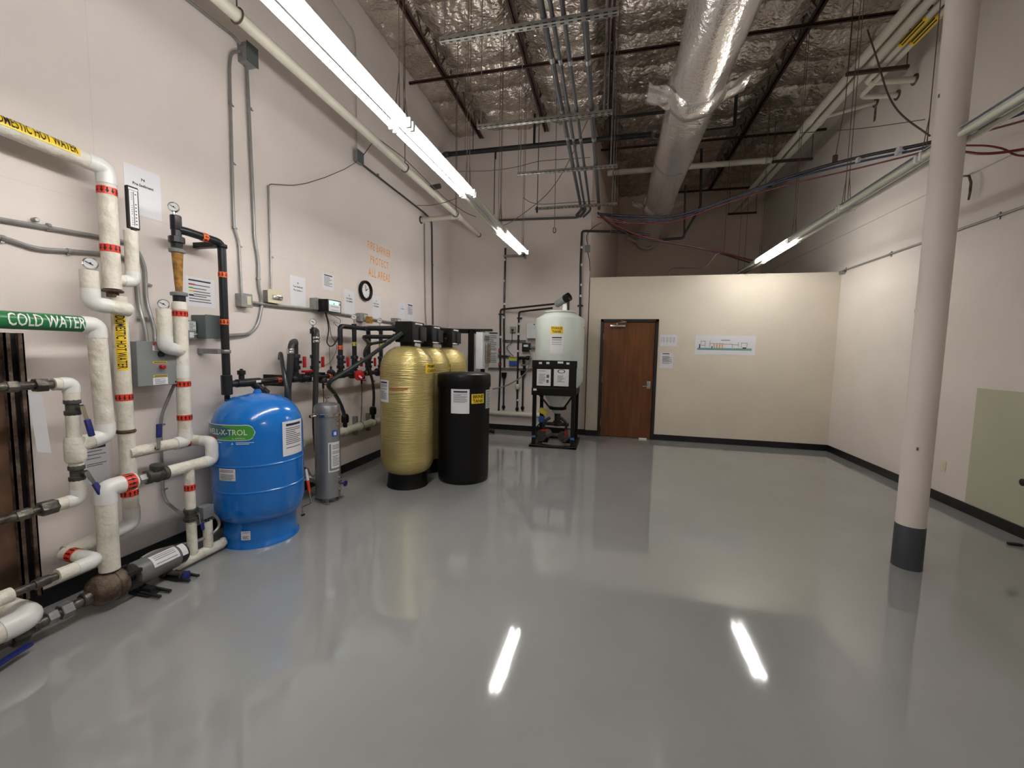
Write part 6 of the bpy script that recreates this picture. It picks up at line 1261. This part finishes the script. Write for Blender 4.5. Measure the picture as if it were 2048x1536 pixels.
bundle(pb, [('cable_red', 0, 0.0, 0.016), ('cable_black', 0, -0.03, 0.014)], 0, ['dark red cable dropping from the rack to the lit right lamp', 'black cable dropping from the rack to the lit right lamp'])
pc = [B(1205, 430, 7.4), B(1250, 446, 7.3), B(1300, 447, 7.2), B(1350, 436, 7.0)]
cable('purple cable sagging in front of the duct end', pc, 0.010, 'cable_red', 0.5)
cable('red cable loop right of the column', [B(1925, 291, 4.7), B(1975, 291, 4.5), B(2010, 298, 4.4), B(2030, 311, 4.4), B(2075, 313, 4.3)], 0.008, 'cable_red')
cable('dark red cable hanging right of the column', [B(1925, 303, 4.7), B(1960, 308, 4.5), B(2000, 306, 4.4), B(2075, 294, 4.3)], 0.011, 'cable_red')
cable('pair of thin brown cables dropping from the roof to the column', [B(1735, 60, 5.6), B(1755, 120, 5.5), B(1775, 190, 5.3), B(1800, 230, 5.1), B(1860, 272, 4.9)], 0.008, 'wire')
cable('thin brown wire stretched from the cream pipes to the right wall', [B(1600, 266, 6.6), B(1720, 258, 6.2), B(1850, 239, 5.6)], 0.005, 'wire')
for px, py in ((1808, 294), (1806, 300), (1723, 317)):
    i_ = [j for j in range(len(pa)-1)]
    p = lerp(pa[5], pa[6], (px-1700)/155); tag(obj('cable_tie', box(p+V((0, 0, 0.0 if py != 300 else -0.02)), (0.07, 0.05, 0.05)), 'paper', loc=p), {1808: 'upper white tag on the overhead cable bundle near the column', 1806: 'lower white tag on the overhead cable bundle near the column', 1723: 'white tag on the overhead cable bundle by the hanging wire'}[px], 'cable tag')
p = B(1670, 318, 5.7); tag(obj('toggle_hook', join(tube([p, (p.x+0.06, 5.7, 4.5), (p.x+0.06, 5.7, 5.68)], 0.004, seg=6), bev(box(p, (0.05, 0.03, 0.09)), 0.008)), 'wire', loc=p), 'dark hanger toggle carrying the cable bundle right of the duct', 'hanger')
# black square sprinkler loop beside the duct and pipe offsets over the partition
t = thing('sprinkler_branch', 'black pipe branch with a square corner beside the foil duct', 'pipe', B(1440, 262, 7.0)); P_ = [B(1230, 235, 7.0), B(1470, 258, 7.0)]
ps = [B(1310, 272, 7.0), B(1469, 255, 7.0), B(1474, 162, 7.0)]; obj('pipe', tube(ps, 0.024, 0.03, seg=10), 'ironpipe', t); obj('pipe', tube([B(1228, 235, 6.9), B(1330, 224, 6.9)], 0.024, seg=10), 'ironpipe', t)
t = thing('sprinkler_drop', 'thin black pipe drop with a diagonal offset above the partition', 'pipe', B(1370, 475, 8.6))
obj('pipe', tube([B(1403, 298, 8.6), B(1401, 412, 8.6), B(1368, 470, 8.6), B(1366, 476, 8.6), B(1325, 479, 8.6)], 0.024, 0.03, seg=10), 'ironpipe', t); obj('drop_pipe', tube([B(1371, 370, 8.6), B(1368, 474, 8.6)], 0.018, seg=8), 'ironpipe', t)
# cream pipes along the right wall under the roof
zr_ = 5.1
for k, (f_, r, yend_, lb_) in enumerate(((0.79, 0.05, 11.35, 'cream overhead pipe, first from the duct along the right wall'), (0.83, 0.055, 11.35, 'cream overhead pipe, second from the duct along the right wall'), (0.868, 0.036, 6.43, 'cream overhead pipe turning into the wall, third from the duct'), (0.898, 0.034, 6.75, 'cream overhead pipe turning into the wall, nearest the right wall'))):
    x = f_*(zr_-CAMH); t = thing('overhead_pipe', lb_, 'pipe', (x, 6, zr_-r), 'cream pipes under the roof')
    pts = [(x, YN+0.1, zr_), (x, yend_, zr_)]
    if k > 1: pts.append((XR-0.005, yend_, zr_-0.03))
    obj('pipe', tube(pts, r, 0.08, seg=14), 'pvccream', t)
    for y in (4.9, 7.3) if k < 2 else (4.9,): obj('coupling', lathe([(r+0.006, -0.05), (r+0.006, 0.05)], (x, y, zr_), hor, 16), 'pvccream', t)
    if k > 1:
        obj('wall_flange', lathe([(r+0.03, 0), (r+0.028, 0.012)], (XR, yend_, zr_-0.03), (-1, 0, 0), 16), 'rust', t)
        o = obj('pipe_label', lathe([(r+0.003, -0.2), (r+0.003, 0.2)], (x, 5.55, zr_), hor, 16, False), 'yellow', t)
        Sx = lambda u, v, e=0.0: V((x, 5.55, zr_))+V((0, 1, 0))*u+(V((-0.75, 0, -0.66))*math.cos(v/r)+V((0.66, 0, -0.75))*-1*math.sin(v/r))*(r+e)
        obj('print', lines(Sx, -0.17, 0.17, -0.025, 0.025, 2, 0.5, 0.005, 3, ragged=0), 'ink', o)
t = thing('overhead_pipe', 'cream pipe crossing sideways behind the duct to the right wall pipes', 'pipe', (1.3, 8.5, 5.04), 'cream pipes under the roof')
obj('pipe', tube([(-0.17, 8.5, 5.09), (2.8, 8.5, 5.09)], 0.05, seg=14), 'pvccream', t)
for x in (-0.1, 1.75, 2.6): obj('coupling', lathe([(0.057, -0.04), (0.057, 0.04)], (x, 8.5, 5.09), (1, 0, 0), 16), 'pvccream', t)
t = thing('overhead_pipe', 'short cream stub pipe with a rust stain at the right wall', 'pipe', (3.2, 7.23, 5.2), 'cream pipes under the roof')
obj('pipe', tube([(2.95, 7.23, 5.12), (XR-0.004, 7.23, 5.25)], 0.03, seg=12), 'pvccream', t); obj('wall_flange', lathe([(0.07, 0), (0.065, 0.012)], (XR, 7.23, 5.25), (-1, 0, 0), 16), 'rust', t); obj('rust_stain', sheet(flat((XR, 7.23, 5.25), (0, -1, 0), ver), -0.03, 0.03, -0.26, -0.02, 0.001), 'rust', t)
for k, (y, lb_) in enumerate(((6.05, 'dark strut carrying the cream pipes near the column'), (8.4, 'dark strut carrying the cream pipes at the crossing'), (11.2, 'dark strut carrying the cream pipes near the far wall'))):
    t = thing('trapeze_strut', lb_, 'strut', (3.0, y, 5.0)); obj('channel', bev(bbox((2.68, y-0.02, 4.995), (3.32, y+0.02, 5.035)), 0.003, 1), 'primer', t)
    for x in (2.70, 3.30): obj('hanger_rod', tube([(x, y, 4.98), (x, y, 5.7)], 0.006, seg=6), 'wire', t)
conduit('conduit', 'thin conduit arching over the top of the partition', [V((B(1337, 556, 7.84).x, 7.84, ZP+0.02)), B(1338, 540, 7.84), B(1350, 536, 7.84), B(1405, 536, 7.84), B(1412, 533, 7.84), B(1432, 508, 7.84), B(1440, 506, 7.84)], 0.011, 'wire', br=0.08)
t, S, w_, h_ = bbox_thing('switch_box', 'small grey box beside the tall black pipe at the end of the back wall', 'electrical box', 1170, 490, 1180, 503, 0.06, 'boxgrey'); obj('cable', tube([S(0, h_/2, -0.03), bp(1172, 470, 0.05), bp(1185, 455, 0.05), bp(1203, 445, 0.05)], 0.008, 0.1, seg=6), 'wire', t); obj('cable', tube([S(0, -h_/2, -0.03), bp(1179, 520, 0.03), bp(1180, 542, 0.03)], 0.008, 0.05, seg=6), 'wire', t)

# paint roller left leaning beside the blue tank
t = thing('paint_roller', 'small paint roller with a red and white handle beside the blue tank', 'paint roller', Z(606, 1028, 0))
g = [Z(606, 1029, 0.008), B(604, 1014, Z(606, 1028, 0).y+0.02), B(622, 1006, Z(606, 1028, 0).y+0.03), B(619, 985, Z(606, 1028, 0).y+0.05), B(612, 938, Z(606, 1028, 0).y+0.09)]
obj('wire_frame', tube([g[0], g[1], g[2], g[3]], 0.0045, 0.01, seg=8), 'galv', t)
obj('handle', tube([g[3], lerp(g[3], g[4], 0.5)], [0.011, 0.014], seg=10), 'red', t); obj('handle_tip', tube([lerp(g[3], g[4], 0.5), g[4]], [0.014, 0.011], seg=10), 'paper', t)
obj('foot', box(g[0]+V((0.0, 0, -0.002)), (0.02, 0.03, 0.012)), 'ink', t)
